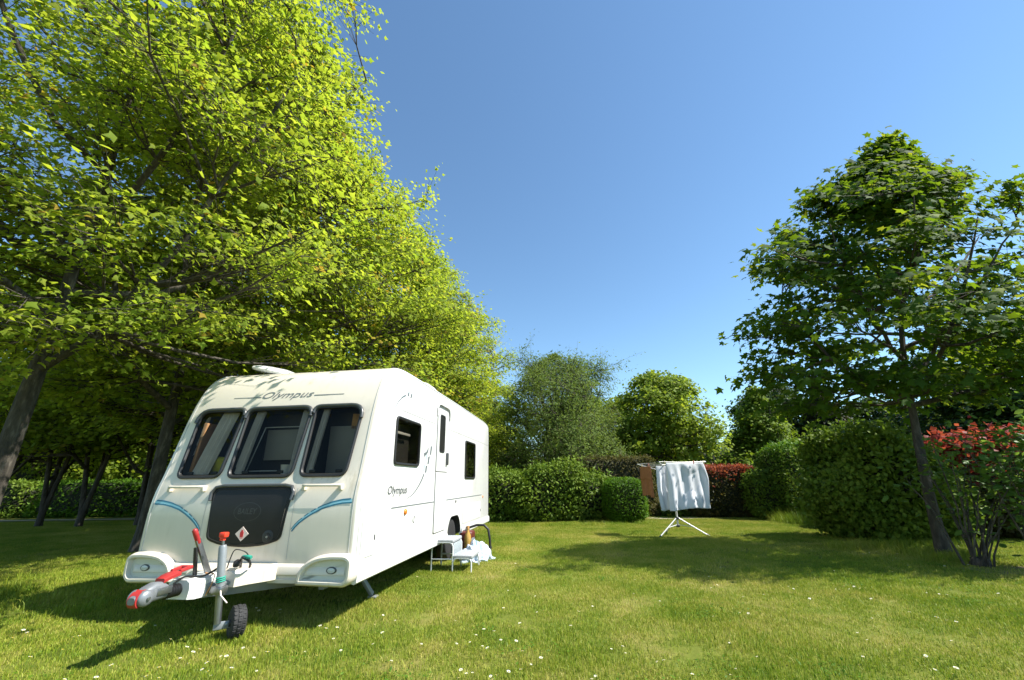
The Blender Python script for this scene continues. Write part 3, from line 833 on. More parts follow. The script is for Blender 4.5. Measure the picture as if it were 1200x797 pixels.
hedge('hedge', (14.0, 10.4, 0), (4.0, 2.0, 2.4), -.5, M['leaf_dark'], 'dark hedge in the shade beyond the crimson leaved shrub', 'hedge', 6000, .14, e=4, rough=.08, seed=61, depth=.2, core=.84)
for i, (x, w, h, m, lb) in enumerate([(-23.5, 6.0, 1.5, 'leaf_hedge', 'green hedge behind the farthest thin trunks of the grove'),
                                      (-17.9, 5.4, 1.45, 'leaf_box', 'yellow green hedge behind the gravel path under the grove'),
                                      (-13.1, 3.8, 1.35, 'leaf_photinia', 'reddish brown hedge behind the twin stemmed grove tree'),
                                      (-8.6, 5.2, 1.6, 'leaf_hedge', 'green hedge hidden low behind the caravan and the speckled trunk')]):
    hedge('hedge', (x, 19.2, 0), (w, 1.2, h), 0, M[m], lb, 'hedge', 4500, .13, e=6, rough=.05, seed=70 + i, depth=.15, core=.86, group='hedges along the grove path', top=(M['leaf_red'], .12) if m == 'leaf_photinia' else None)
for i, (x, y, w, h, lb) in enumerate([(-24.5, 23.0, 5.2, 4.2, 'tall sunlit shrub behind the green hedge at the far end of the grove'), (-19.0, 23.6, 5.6, 3.8, 'tall sunlit shrub behind the yellow green hedge'),
                                   (-14.0, 23.0, 4.8, 4.4, 'tall sunlit shrub behind the reddish brown hedge'), (-9.6, 24.2, 4.6, 4.0, 'tall sunlit shrub behind the speckled trunk')]):
    hedge('tall_shrub', (x, y, 0), (w, 3.2, h), 0, M['leaf_far'], lb, 'shrub', 4200, .20, T=T_DIA, e=2.4, rough=.14, seed=170 + i, depth=.35, core=.72, ragged=.18, group='sunlit shrubs behind the grove hedges')
# far wood closing the view on the left
hedge('far_wood', (-22, 31, 0), (44, 5, 8.5), 0, M['leaf_far'], 'far green wood closing the grove', 'wood', 15000, .38, T=T_DIA, e=5, rough=.09, seed=80, depth=.6, core=.9, ragged=.2)['kind'] = 'stuff'
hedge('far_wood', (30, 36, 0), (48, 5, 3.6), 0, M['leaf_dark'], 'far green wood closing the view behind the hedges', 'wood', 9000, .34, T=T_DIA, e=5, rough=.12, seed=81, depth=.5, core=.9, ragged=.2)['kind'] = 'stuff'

# low planting along the path behind the airer
def low_plant(c, rad, h, seed, label, mat):
    r = np.random.default_rng(seed)
    n = 420
    th = r.uniform(0, 6.28, n); rr = rad * np.sqrt(r.uniform(0, 1, n)); z = h * r.uniform(.1, 1, n) * (1 - .5 * (rr / rad) ** 2)
    P = np.stack([rr * np.cos(th), rr * np.sin(th), z], 1)
    Nn = r.normal(0, .6, (n, 3)) + np.array([0, 0, 1]); D = r.normal(0, .6, (n, 3)) + np.stack([np.cos(th), np.sin(th), np.full(n, .3)], 1) * .6
    root = empty('low_plant', c, 0, label, 'plant', 'low plants along the gravel path')
    link('leaves', leaves('leaves', P, Nn, D, .10 * r.uniform(.6, 1.2, n), r.uniform(0, .86, n), T_OVAL), mat, root)
    st = []
    for i in range(14):
        a = r.uniform(0, 6.28); q = rad * r.uniform(.1, .7)
        st.append((np.array([[0, 0, 0], [q * .5 * math.cos(a), q * .5 * math.sin(a), h * .4], [q * math.cos(a), q * math.sin(a), h * .8]]), np.array([.006, .005, .003])))
    link('stems', tubes_np('stems', st, 4), M['bark_dark'], root)
for i in range(11):
    low_plant((3.95 + i * .42 + rg.uniform(-.1, .1), 15.3 + rg.uniform(-.15, .25), 0), rg.uniform(.26, .4), rg.uniform(.3, .62), 90 + i, 'low leafy plant in the bed along the beige path behind the airer', [M['leaf_shrub'], M['leaf_hedge'], M['leaf_brown_hedge']][i % 3])

# open shrub with bare arching stems at the right edge
def stem_shrub(c, n_st, h, spread, seed, label, n_leaf, toward=(0, 0)):
    r = np.random.default_rng(seed)
    st, P, D = [], [], []
    for i in range(n_st):
        a = r.uniform(0, 6.28); s = spread * r.uniform(.35, 1)
        hh = h * r.uniform(.65, 1.05)
        u = np.linspace(0, 1, 8)
        base = np.array([r.normal(0, .07), r.normal(0, .07), -.03])
        pts = base + np.stack([s * math.cos(a) * u ** 1.15 + toward[0] * u * hh, s * math.sin(a) * u ** 1.15 + toward[1] * u * hh, hh * u ** .92], 1)
        pts[1:] += np.cumsum(r.normal(0, .018, (7, 3)), 0)
        st.append((pts, .013 * (1 - u) ** .6 * r.uniform(.7, 1.2) + .0025))
        for k in range(int(n_leaf / n_st)):
            q = min(1.0, r.beta(3.2, 1.1)); j = q * 7; j0 = min(6, int(j))
            p = pts[j0] * (1 - j + j0) + pts[j0 + 1] * (j - j0)
            side = r.normal(0, .13, 3) * (1 if q > .45 else .5)
            P.append(p + side); D.append(side + r.normal(0, .05, 3) + np.array([0, 0, -.03]))
            if k % 6 == 0: st.append((np.stack([p, p + side * .5, p + side]), np.array([.003, .002, .0015])))
    P = np.array(P); D = np.array(D); n = len(P)
    root = empty('stem_shrub', c, 0, label, 'shrub')
    link('stems', tubes_np('stems', st, 6), M['bark_row'], root)
    link('leaves', leaves('leaves', P, r.normal(0, .5, (n, 3)) + np.array([0, 0, 1]), D, .115 * r.uniform(.6, 1.2, n), r.uniform(0, .86, n), T_OVAL), M['leaf_shrub'], root)
    return root
stem_shrub((6.42, 6.45, 0), 15, 1.75, .75, 101, 'open shrub with bare brown stems fanning from a stump beside the maple trunk', 330, (.22, 0))
stem_shrub((6.95, 6.15, 0), 16, 2.0, .9, 102, 'leafier shrub with arching stems rooted in bare soil', 1500, (.16, 0))
bm = bmesh.new()
add_lathe(bm, [(.0, -.03), (.10, -.03), (.11, .04), (.09, .10), (.05, .12), (0, .10)], (6.42, 6.45, 0), seg=14)
for v in bm.verts: v.co += Vector((rg.uniform(-.02, .02), rg.uniform(-.02, .02), rg.uniform(-.015, .015)))
tag(bm_obj('stump', bm, M['bark_dark'], None, 40), 'knobbly brown stump at the foot of the open shrub', 'stump')
tag(sheet('bare_soil', [(6.75 + (.75 + rg.uniform(-.12, .12)) * math.cos(a), 6.2 + (.35 + rg.uniform(-.06, .06)) * math.sin(a)) for a in np.linspace(0, 2 * math.pi, 22)[:-1]], .006, M['soil']), 'bare brown soil under the leafier shrub', 'soil', kind='structure')

# ------------------------------------------------------------------ the caravan
CAR = (-2.59, 4.362); HEAD = math.radians(7.85)
WB, LB = 1.14, 6.30
car = empty('caravan', (CAR[0], CAR[1], 0), -HEAD, 'white touring caravan with three smoked front windows and blue stripes, parked under the maples', 'caravan')
ctrl = [(.03, .36), (.0, .5), (-.005, .8), (.0, 1.0), (.03, 1.17), (.075, 1.31), (.14, 1.6), (.223, 1.96), (.31, 2.2), (.41, 2.37), (.56, 2.485), (.80, 2.54), (1.3, 2.552)]
def chaikin(p, n=2):
    p = [Vector(q) for q in p]
    for _ in range(n):
        o = [p[0]]
        for i in range(len(p) - 1):
            o += [p[i] * .75 + p[i + 1] * .25, p[i] * .25 + p[i + 1] * .75]
        o.append(p[-1]); p = o
    return [(q.x, q.y) for q in p]
FRONT = chaikin(ctrl, 2)
fz = np.array([q[1] for q in FRONT]); fbv = np.array([q[0] for q in FRONT])
def fb(z): return float(np.interp(z, fz, fbv))
def fm(a, z, off=0.0): return (a, fb(z) - off, z)
def sm(b, z, off=0.0): return (WB + off, b, z)
REAR = chaikin([(5.7, 2.55), (6.05, 2.535), (6.22, 2.50), (6.29, 2.40), (6.30, 2.2)], 2)
PROF = FRONT + [(3.5, 2.56)] + REAR + [(6.30, .36)]

def body_bm(prof, hw, r=.05, nseg=4):
    bm = bmesh.new()
    rings = []
    for s in (-1, 1):
        seq = range(nseg + 1) if s < 0 else range(nseg, -1, -1)
        for k in seq:
            ph = math.pi / 2 * k / nseg
            a = s * ((hw - r) + r * math.cos(ph)); ins = r * (1 - math.sin(ph))
            pr = inset_poly(prof, ins) if ins > 1e-6 else prof
            rings.append([(a, b, z) for b, z in pr])
    loft_rings(bm, rings, True, True)
    bmesh.ops.recalc_face_normals(bm, faces=bm.faces[:])
    return bm

def prism(bm, poly, fn0, fn1):
    loft_rings(bm, [[fn0(p) for p in poly], [fn1(p) for p in poly]], True, True)

WIN_F = {'c': round_poly([(-.365, 1.255), (.365, 1.255), (.392, 2.0), (-.392, 2.0)], [.09, .09, .11, .11]),
         'l': round_poly([(-.945, 1.258), (-.435, 1.258), (-.408, 2.0), (-.985, 2.0)], [.09, .09, .08, .15]),
         'r': round_poly([(.435, 1.258), (.945, 1.258), (.985, 2.0), (.408, 2.0)], [.09, .09, .15, .08])}
WIN_S = [round_poly([(.70, 1.39), (1.51, 1.39), (1.51, 1.945), (.70, 1.945)], .07),
         round_poly([(3.96, 1.255), (4.79, 1.255), (4.79, 1.95), (3.96, 1.95)], .07)]
def me_of(bm, idx=0):
    bmesh.ops.recalc_face_normals(bm, faces=bm.faces[:])
    for f in bm.faces: f.material_index = idx
    me = bpy.data.meshes.new('tmp'); bm.to_mesh(me); bm.free()
    for m in ('gel_white', 'gel_cream', 'interior_wall', 'hub_dark'): me.materials.append(M[m])
    return me
body_me = me_of(body_bm(PROF, WB))
inner = [p for p in inset_poly(PROF, .045)]
inner = [(b, max(z, .72)) for b, z in inner]
in_me = me_of(body_bm([inner[0]] + [p for p in inner[1:-1] if p[1] > .725] + [inner[-1]], WB - .045, .02, 2), 2)
bmc = bmesh.new()
for w in WIN_F.values():
    ip = inset_poly(w, .028)
    prism(bmc, ip, lambda p: (p[0], -.3, p[1]), lambda p: (p[0], .5, p[1]))
for w in WIN_S:
    ip = inset_poly(w, .022)
    for s in (-1, 1):
        prism(bmc, ip, lambda p: (s * 1.0, p[0], p[1]), lambda p: (s * 1.3, p[0], p[1]))
win_me = me_of(bmc, 3)
bmc = bmesh.new()
ARCH = round_poly([(2.94, .20), (3.80, .20), (3.76, .50), (3.60, .665), (3.12, .665), (2.97, .50)], .1)
for s in (-1, 1):
    prism(bmc, ARCH, lambda p: (s * .78, p[0], p[1]), lambda p: (s * 1.3, p[0], p[1]))
arch_me = me_of(bmc, 3)
body_o = bpy.data.objects.new('body', body_me); C.objects.link(body_o)
cuts = []
for me in (in_me, win_me, arch_me):
    co = bpy.data.objects.new('cutter', me); C.objects.link(co); cuts.append(co)
    md = body_o.modifiers.new('cut', 'BOOLEAN'); md.operation = 'DIFFERENCE'; md.object = co; md.solver = 'EXACT'
dg = bpy.context.evaluated_depsgraph_get()
final = bpy.data.meshes.new_from_object(body_o.evaluated_get(dg))
body_o.modifiers.clear(); body_o.data = final; final.name = 'body'
for co in cuts: bpy.data.objects.remove(co)
for p in final.polygons:
    if p.material_index == 0 and p.normal.y < -.22 and abs(p.center.x) < 1.10 and p.center.y < .8: p.material_index = 1
final.shade_smooth(); final.set_sharp_from_angle(angle=math.radians(28))
body_o.parent = car
tag(body_o, 'white rounded caravan shell with a cream front')

def on_front(name, poly, off, mat, parent=car, base=0.0):
    """flat raised patch on the front panel"""
    bm = bmesh.new()
    loft_rings(bm, [[fm(a, z, base) for a, z in poly], [fm(a, z, off) for a, z in poly]], False, True)
    return bm_obj(name, bm, mat, parent, 30)
def sliced_front(bm, poly, off, n=14):
    f = bm.faces.new([bm.verts.new((a, 0, z)) for a, z in poly])
    geom = list(f.verts) + list(f.edges) + [f]
    z0, z1 = min(p[1] for p in poly), max(p[1] for p in poly)
    for k in range(1, n):
        r = bmesh.ops.bisect_plane(bm, geom=geom, plane_co=(0, 0, z0 + (z1 - z0) * k / n), plane_no=(0, 0, 1), dist=1e-5)
        geom = r['geom']
    for g in geom:
        if isinstance(g, bmesh.types.BMVert) and g.is_valid: g.co.y = fb(g.co.z) - off
def on_side(name, poly, off, mat, parent=car, base=-.002):
    bm = bmesh.new()
    loft_rings(bm, [[sm(b, z, base) for b, z in poly], [sm(b, z, off) for b, z in poly]], False, True)
    return bm_obj(name, bm, mat, parent, 30)

# front windows
for key, w in WIN_F.items():
    bm = bmesh.new()
    loft_rings(bm, [[fm(a, z, -.002) for a, z in w], [fm(a, z, .016) for a, z in w], [fm(a, z, .024) for a, z in inset_poly(w, .010)],
                    [fm(a, z, .022) for a, z in inset_poly(w, .026)], [fm(a, z, .008) for a, z in inset_poly(w, .034)], [fm(a, z, -.02) for a, z in inset_poly(w, .036)]])
    fr = bm_obj('window', bm, M['rubber'], car, 40)
    bm = bmesh.new()
    sliced_front(bm, inset_poly(w, .033), .002)
    bm_obj('pane', bm, M['smoked_glass'], fr, None)
    # rounded rail over the top corners
    top = [p for p in w if p[1] > 1.84]
    top.sort(key=lambda p: p[0])
    top = sorted(w, key=lambda p: math.atan2(p[1] - 1.62, p[0] - (min(q[0] for q in w) + max(q[0] for q in w)) / 2))
    top = [p for p in top if p[1] > 1.83]
    bm = bmesh.new(); add_tube(bm, [fm(a, z, .022) for a, z in top], .019, 8)
    bm_obj('window_rail', bm, M['rail_grey'], fr, 50)
    # two inside catches
    xs = [q[0] for q in w]
    for f in (.25, .75):
        x = min(xs) + (max(xs) - min(xs)) * f
        bm = bmesh.new(); add_box(bm, (x, fb(1.31) + .03, 1.315), (.07, .02, .03), .006)
        bm_obj('catch', bm, M['rubber'], fr)
# pale tube outline imitating a reflection in the middle front window
bm = bmesh.new()
bl = [(-.30, 1.33), (.24, 1.33), (.27, 1.80), (-.24, 1.80)]
for i in range(4):
    p, q = bl[i], bl[(i + 1) % 4]
    add_tube(bm, [(p[0], fb(p[1]) + .16, p[1]), (q[0], fb(q[1]) + .16, q[1])], .006, 6)
bm_obj('reflection_outline', bm, M['white_tube'], car)
for x0, x1, z0, z1 in ((.50, .86, 1.30, 1.80), (-.26, .22, 1.45, 1.78)):
    bm = bmesh.new(); add_box(bm, ((x0 + x1) / 2, .42, (z0 + z1) / 2), (x1 - x0, .01, z1 - z0), .003)
    bm_obj('blind', bm, M['blind'], car)

# curtains inside: pleated strips
def curtain(a0, a1, z0, z1, b, slant, seed):
    r = random.Random(seed)
    bm = bmesh.new(); nu, nv = 40, 8
    g = []
    for j in range(nv + 1):
        z = z0 + (z1 - z0) * j / nv
        g.append([bm.verts.new((a0 + (a1 - a0) * i / nu + slant * (j / nv - .5), fb(z) + b + .018 * math.sin(i * 1.15 + seed), z)) for i in range(nu + 1)])
    for j in range(nv):
        for i in range(nu): bm.faces.new((g[j][i], g[j][i + 1], g[j + 1][i + 1], g[j + 1][i]))
    bm_obj('curtain', bm, M['curtain'], car, 60)
curtain(-.80, -.60, 1.30, 1.98, .06, .10, 1)
curtain(-.985, -.93, 1.30, 1.98, .08, .0, 2)
curtain(-.33, -.24, 1.30, 1.97, .06, .03, 5)
curtain(.25, .33, 1.30, 1.97, .06, -.03, 6)
curtain(.47, .54, 1.30, 1.97, .06, .02, 8)
curtain(.93, 1.0, 1.30, 1.98, .08, .0, 3)
bm = bmesh.new(); add_box(bm, (-.87, .26, 1.55), (.04, .2, .60), .01, Matrix.Rotation(.12, 3, 'Y')); bm_obj('cupboard_side', bm, M['wood_inside'], car)
bm = bmesh.new(); add_box(bm, (0, .30, 1.235), (2.1, .34, .03), .006); bm_obj('front_shelf', bm, M['wood_inside'], car)
bm = bmesh.new(); add_box(bm, (1.05, 1.1, .98), (.06, .9, .6), .01); bm_obj('bench_seat', bm, M['interior_wall'], car)
bm = bmesh.new(); add_box(bm, (-.72, 1.45, 1.0), (.55, 1.6, .46), .05); bm_obj('bench_seat', bm, M['interior_wall'], car)

def cw(a, b, z):   # caravan space -> world
    return (CAR[0] + a * math.cos(HEAD) + b * math.sin(HEAD), CAR[1] - a * math.sin(HEAD) + b * math.cos(HEAD), z)
bm = bmesh.new(); add_box(bm, (0, 0, .12), (.26, .10, .23), .045, seg=3)
o = bm_obj('cushion', bm, M['cushion'], None, 60); o.location = cw(-.62, .26, 1.252); o.rotation_euler = (.15, .1, -HEAD)
tag(o, 'yellow green cushion on the sill inside the caravan front window', 'cushion')
bm = bmesh.new()
add_lathe(bm, [(.0, 0), (.032, 0), (.038, .05), (.045, .11), (.041, .11), (.034, .05), (0, .012)], (0, 0, 0), seg=18)
add_tube(bm, [(.04, 0, .09), (.075, 0, .085), (.08, 0, .055), (.037, 0, .035)], .006, 6)
o = bm_obj('mug', bm, M['cup'], None, 60); o.location = cw(.16, .24, 1.252); o.scale = (1.25, 1.25, 1.25)
tag(o, 'cream mug on the shelf behind the middle front window', 'mug')
bm = bmesh.new(); add_box(bm, (0, 0, .085), (.12, .05, .17), .006)
o = bm_obj('cardboard_box', bm, M['cardboard'], None, 30); o.location = cw(.80, .44, 1.76); o.rotation_euler = (0, .05, -HEAD)
tag(o, 'small orange brown box high behind the front window near the door side', 'box')

# gas locker lid
LK = round_poly([(-.39, .70), (-.24, .652), (0, .63), (.24, .652), (.39, .70), (.437, 1.175), (-.437, 1.175)], [.05, .1, .2, .1, .05, .10, .10])
bm = bmesh.new()
loft_rings(bm, [[fm(a, z, -.002) for a, z in LK], [fm(a, z, .012) for a, z in LK], [fm(a, z, .017) for a, z in inset_poly(LK, .008)], [fm(a, z, .017) for a, z in inset_poly(LK, .02)], [fm(a, z, .011) for a, z in inset_poly(LK, .026)]], False, False)
ip = inset_poly(LK, .026)
zs_ = [.66, .8, .95, 1.08, 1.12, 1.149]
lid = bm_obj('gas_locker_lid', bm, M['locker_black'], car, 40)
bm = bmesh.new()
tp = [(-.437, 1.05), (-.447, 1.12), (-.415, 1.172), (-.34, 1.186), (.34, 1.186), (.415, 1.172), (.447, 1.12), (.437, 1.05)]
add_tube(bm, [fm(a, z, .016) for a, z in tp], .017, 8); bm_obj('lid_rail', bm, M['rail_grey'], lid, 50)
bm = bmesh.new(); sliced_front(bm, inset_poly(LK, .024), .0115); bm_obj('lid_panel', bm, M['locker_black'], lid, 40)
dia = lambda s, cz=.750, cx=-.012: [(cx, cz - s), (cx + s * 1.1, cz), (cx, cz + s), (cx - s * 1.1, cz)]
st = on_front('gas_sticker', dia(.064), .0155, M['label_white'], lid, .008)
on_front('sticker_symbol', round_poly([(-.028, .722), (.004, .722), (.006, .765), (-.004, .773), (-.004, .785), (-.02, .785), (-.02, .773), (-.03, .765)], .004, 2), .0175, M['label_red'], st, .010)
on_front('sticker_symbol', [(-.026, .712), (.002, .712), (.002, .717), (-.026, .717)], .0175, M['label_red'], st, .010)
bm = bmesh.new()
add_lathe(bm, [(.058, 0), (.058, .006), (.050, .008), (.030, .008), (.026, .016), (0, .016)], fm(.262, .726, .008), (0, -1, .02), 24); bm_obj('lid_lock', bm, M['rubber'], lid)
bm = bmesh.new(); add_lathe(bm, [(.010, 0), (.010, .010), (0, .010)], fm(.262, .726, .022), (0, -1, 0), 12); bm_obj('lock_barrel', bm, M['steel'], lid)

# grab handles
for s in (-1, 1):
    bm = bmesh.new()
    pts = [fm(s * .93, 1.178, -.01), fm(s * .93, 1.18, .045), fm(s * .90, 1.18, .062), fm(s * .58, 1.18, .062), fm(s * .55, 1.18, .045), fm(s * .55, 1.178, -.01)]
    add_tube(bm, pts, .013, 8); h = bm_obj('grab_handle', bm, M['gel_cream'], car, 50)
    for x in (.93, .55):
        bm = bmesh.new(); add_box(bm, fm(s * x, 1.165, .02), (.035, .05, .06), .008); bm_obj('handle_foot', bm, M['gel_cream'], h)

# blue stripes on the front corners
STR = [(1.062, 1.022), (.97, 1.018), (.88, 1.003), (.77, .97), (.675, .925), (.61, .885), (.556, .845), (.52, .81), (.49, .772)]
def band(pts, o0, o1, t0=0.0, t1=1.0, skew=0.0):
    P = np.array(pts); L = np.concatenate([[0], np.cumsum(np.linalg.norm(np.diff(P, axis=0), axis=1))]); L /= L[-1]
    ts = np.linspace(t0, t1, 14)
    C_ = np.stack([np.interp(ts, L, P[:, 0]), np.interp(ts, L, P[:, 1])], 1)
    T_ = np.gradient(C_, axis=0); T_ /= np.linalg.norm(T_, axis=1, keepdims=True)
    Nn = np.stack([T_[:, 1], -T_[:, 0]], 1)
    w0 = o0(ts) if callable(o0) else np.full(14, o0); w1 = o1(ts) if callable(o1) else np.full(14, o1)
    A = C_ + Nn * w0[:, None]; B = C_ + Nn * w1[:, None]
    return [tuple(p) for p in A] + [tuple(p) for p in B[::-1]]
def strip_front(name, poly, off, mat):
    n = len(poly) // 2
    bm = bmesh.new()
    A = [bm.verts.new(fm(a, z, off)) for a, z in poly[:n]]; B = [bm.verts.new(fm(a, z, off)) for a, z in poly[n:][::-1]]
    for i in range(n - 1): bm.faces.new((A[i], A[i + 1], B[i + 1], B[i]))
    return bm_obj(name, bm, mat, car, None)
for s in (-1, 1):
    mir = lambda pl: [(s * x, z) for x, z in pl]
    taper = lambda w: (lambda t: w * (1 - .55 * t))
    strip_front('stripe', mir(band(STR, -.007, .007)), .0032, M['decal_teal'])
    strip_front('stripe', mir(band(STR, .007, lambda t: .007 + .028 * (1 - .6 * t), 0, .97)), .0030, M['decal_cyan'])
    for t0, t1 in ((.02, .52), (.55, .63), (.67, .74), (.78, .99)):
        strip_front('stripe', mir(band(STR, lambda t: .007 + .020 * (1 - .6 * t), lambda t: .007 + .034 * (1 - .6 * t), t0, t1)), .0044, M['decal_teal'])

# lettering
def text_mesh(body, shear=.25, bold=.0):
    cu = bpy.data.curves.new('text', 'FONT'); cu.body = body; cu.size = 1.0; cu.shear = shear; cu.offset = bold; cu.resolution_u = 3
    o = bpy.data.objects.new('text', cu); C.objects.link(o)
    d = bpy.context.evaluated_depsgraph_get(); me = bpy.data.meshes.new_from_object(o.evaluated_get(d))
    bpy.data.objects.remove(o)
    return me
def lettering(name, body, a0, a1, z0, h, fn, mat, parent, shear=.25, bold=.0, off=.004):
    me = text_mesh(body, shear, bold)
    co = np.zeros(len(me.vertices) * 3); me.vertices.foreach_get('co', co); co = co.reshape(-1, 3)
    x0, x1 = co[:, 0].min(), co[:, 0].max()
    sc = h
    for v, p in zip(me.vertices, co):
        a = a0 + (p[0] - x0) / (x1 - x0) * (a1 - a0); z = z0 + p[1] * sc
        v.co = fn(a, z, off)
    me.materials.clear()
    return link(name, me, mat, parent)
lettering('lettering', 'Olympus', -.30, .325, 2.118, .115, fm, M['decal_grey'], car, .45)
for a0, a1 in ((-.66, -.315), (.335, .69)):
    s_ = 1 if a1 > .5 else -1
    strip_front('lettering_line', band([(a0, 2.135), (a1, 2.135)], lambda t: np.where(t * s_ > .5 * s_, .002, .005), lambda t: -.005 + 0 * t), .003, M['decal_grey'])
lettering('lettering', 'Olympus', .615, 1.17, 1.075, .125, sm, M['decal_dark'], car, .25, .008)
lettering('lid_emblem', 'BAILEY', -.10, .10, .925, .075, fm, M['locker_mark'], lid, .1, .01, .0135)
bm = bmesh.new()
ring = [fm(.0 + .145 * math.cos(t), .945 + .085 * math.sin(t), .0125) for t in np.linspace(0, 2 * math.pi, 33)]
for i in range(32):
    p, q = Vector(ring[i]), Vector(ring[i + 1]); c_ = Vector(fm(0, .945, .0125))
    bm.faces.new([bm.verts.new(p), bm.verts.new(q), bm.verts.new(c_ + (q - c_) * .96), bm.verts.new(c_ + (p - c_) * .96)])
bm_obj('lid_emblem', bm, M['locker_mark'], lid, None)

# front lower panel and lamp pods
bm = bmesh.new()
pr = [(.012, .505), (-.022, .49), (-.034, .475), (-.036, .415), (-.016, .40), (-.016, .385), (-.034, .375), (-.03, .345), (.02, .335), (.12, .335)]
loft_rings(bm, [[(a, b, z) for b, z in pr] for a in np.linspace(-1.08, 1.08, 3)], True, True)
bm_obj('bumper', bm, M['gel_cream'], car, 40)
for s in (-1, 1):
    pod = [(.62, .330), (1.10, .322), (1.158, .38), (1.162, .545), (1.10, .590), (.93, .592), (.79, .570), (.69, .515), (.635, .44)]
    pod = round_poly(pod, [.03, .05, .05, .05, .05, .1, .1, .1, .05], 4)
    pod = [(s * a, z) for a, z in pod]
    bm = bmesh.new()
    loft_rings(bm, [[(a, .16, z) for a, z in pod], [(a, -.035, z) for a, z in pod], [(a, -.062, z) for a, z in inset_poly(pod, .008)], [(a, -.074, z) for a, z in inset_poly(pod, .022)], [(a, -.074, z) for a, z in inset_poly(pod, .040)], [(a, -.066, z) for a, z in inset_poly(pod, .047)], [(a, -.030, z) for a, z in inset_poly(pod, .052)]], True, False)
    p = bm_obj('lamp_pod', bm, M['gel_cream'], car, 40)
    bm = bmesh.new(); bm.faces.new([bm.verts.new((a, -.0305, z)) for a, z in inset_poly(pod, .051)]); bm_obj('lamp_well', bm, M['lamp_well'], p, None)
    bm = bmesh.new(); add_lathe(bm, [(.05, 0), (.05, .008), (.042, .012), (.034, .011), (.0, .014)], (0, 0, 0), (0, -1, 0), 24)
    for v in bm.verts: v.co = Vector((v.co.x + s * .955, v.co.y - .031, v.co.z * .58 + .455))
    lp = bm_obj('marker_lamp', bm, M['rail_grey'], p, 50)
    bm = bmesh.new(); add_lathe(bm, [(.038, 0), (.036, .006), (.0, .010)], (0, 0, 0), (0, -1, 0), 24)
    for v in bm.verts: v.co = Vector((v.co.x + s * .955, v.co.y - .040, v.co.z * .58 + .455))
    bm_obj('lens', bm, M['lamp_clear'], lp, 50)

# corner trims: seam lines along the front edges and lengthways lines
for s in (-1, 1):
    bm = bmesh.new()
    add_tube(bm, [(s * 1.078, b - .0005 if z < 2.3 else b, z + (0 if z < 2.3 else .0)) for b, z in FRONT if .45 < z], .0035, 5)
    bm_obj('edge_trim', bm, M['seam'], car, 60)
for s in (-1, 1):
    strip_front('panel_seam', [(s * .470, z) for z in np.linspace(.53, 1.16, 14)] + [(s * .474, z) for z in np.linspace(.53, 1.16, 14)[::-1]], .0022, M['seam'])
def strip_side(name, poly, off, mat, parent=car):
    bm = bmesh.new(); n = len(poly) // 2
    A = [bm.verts.new(sm(b, z, off)) for b, z in poly[:n]]; B = [bm.verts.new(sm(b, z, off)) for b, z in poly[n:][::-1]]
    for i in range(n - 1): bm.faces.new((A[i], A[i + 1], B[i + 1], B[i]))
    return bm_obj(name, bm, mat, parent, None)
RAIL = [p for p in inset_poly(PROF, .040) if p[1] > .46 and p[0] < 6.24]
for s in (-1, 1):
    bm = bmesh.new(); add_tube(bm, [(s * (WB - .0085), b, z) for b, z in RAIL], .011, 6); bm_obj('awning_rail', bm, M['rail_light'], car, 60)
strip_side('belt_line', band([(.74, .93), (2.255, .93)], .006, -.006), .003, M['decal_grey'])
strip_side('belt_line', band([(2.80, .93), (5.5, .93)], .006, -.006), .003, M['decal_grey'])
strip_side('upper_line', band([(.86, 2.03), (2.13, 2.03)], .004, -.004), .003, M['seam'])
strip_side('upper_line', band([(2.83, 2.03), (6.2, 2.03)], .004, -.004), .003, M['seam'])
# sweeping decals
SW = [(1.17, 1.01), (1.33, 1.045), (1.48, 1.105), (1.60, 1.18), (1.69, 1.25), (1.74, 1.305)]
strip_side('swoosh', band(SW, lambda t: .002 + .018 * t, lambda t: -.002 - .012 * t), .003, M['decal_grey'])
for b, z in ((1.815, 1.37), (1.90, 1.49), (1.985, 1.63)):
    k = .05 + (z - 1.37) * .06
    on_side('decal_block', [(b - .035, z - k), (b + .02, z - k * .85), (b + .05, z + k), (b - .012, z + k * .85)], .003, M['decal_grey'])
for b, z, m in ((1.735, 1.38, 'decal_cyan'), (1.80, 1.51, 'decal_cyan')):
    on_side('decal_block', [(b - .022, z - .04), (b + .012, z - .035), (b + .032, z + .045), (b - .004, z + .04)], .003, M[m])
on_side('decal_block', [(1.70, 1.575), (1.80, 1.60), (1.885, 1.67), (1.87, 1.60), (1.80, 1.555), (1.74, 1.545), (1.71, 1.50)], .003, M['decal_grey'])
SU = [(.535, 1.87), (.57, 1.93), (.63, 2.02), (.72, 2.11), (.82, 2.18), (.93, 2.225)]
strip_side('swoosh', band(SU, lambda t: .001 + .010 * t, lambda t: -.001 - .012 * t), .003, M['decal_grey'])
for b in (1.01, 1.11):
    on_side('decal_block', [(b - .03, 2.22), (b + .02, 2.235), (b + .035, 2.29), (b - .005, 2.28)], .003, M['decal_grey'])

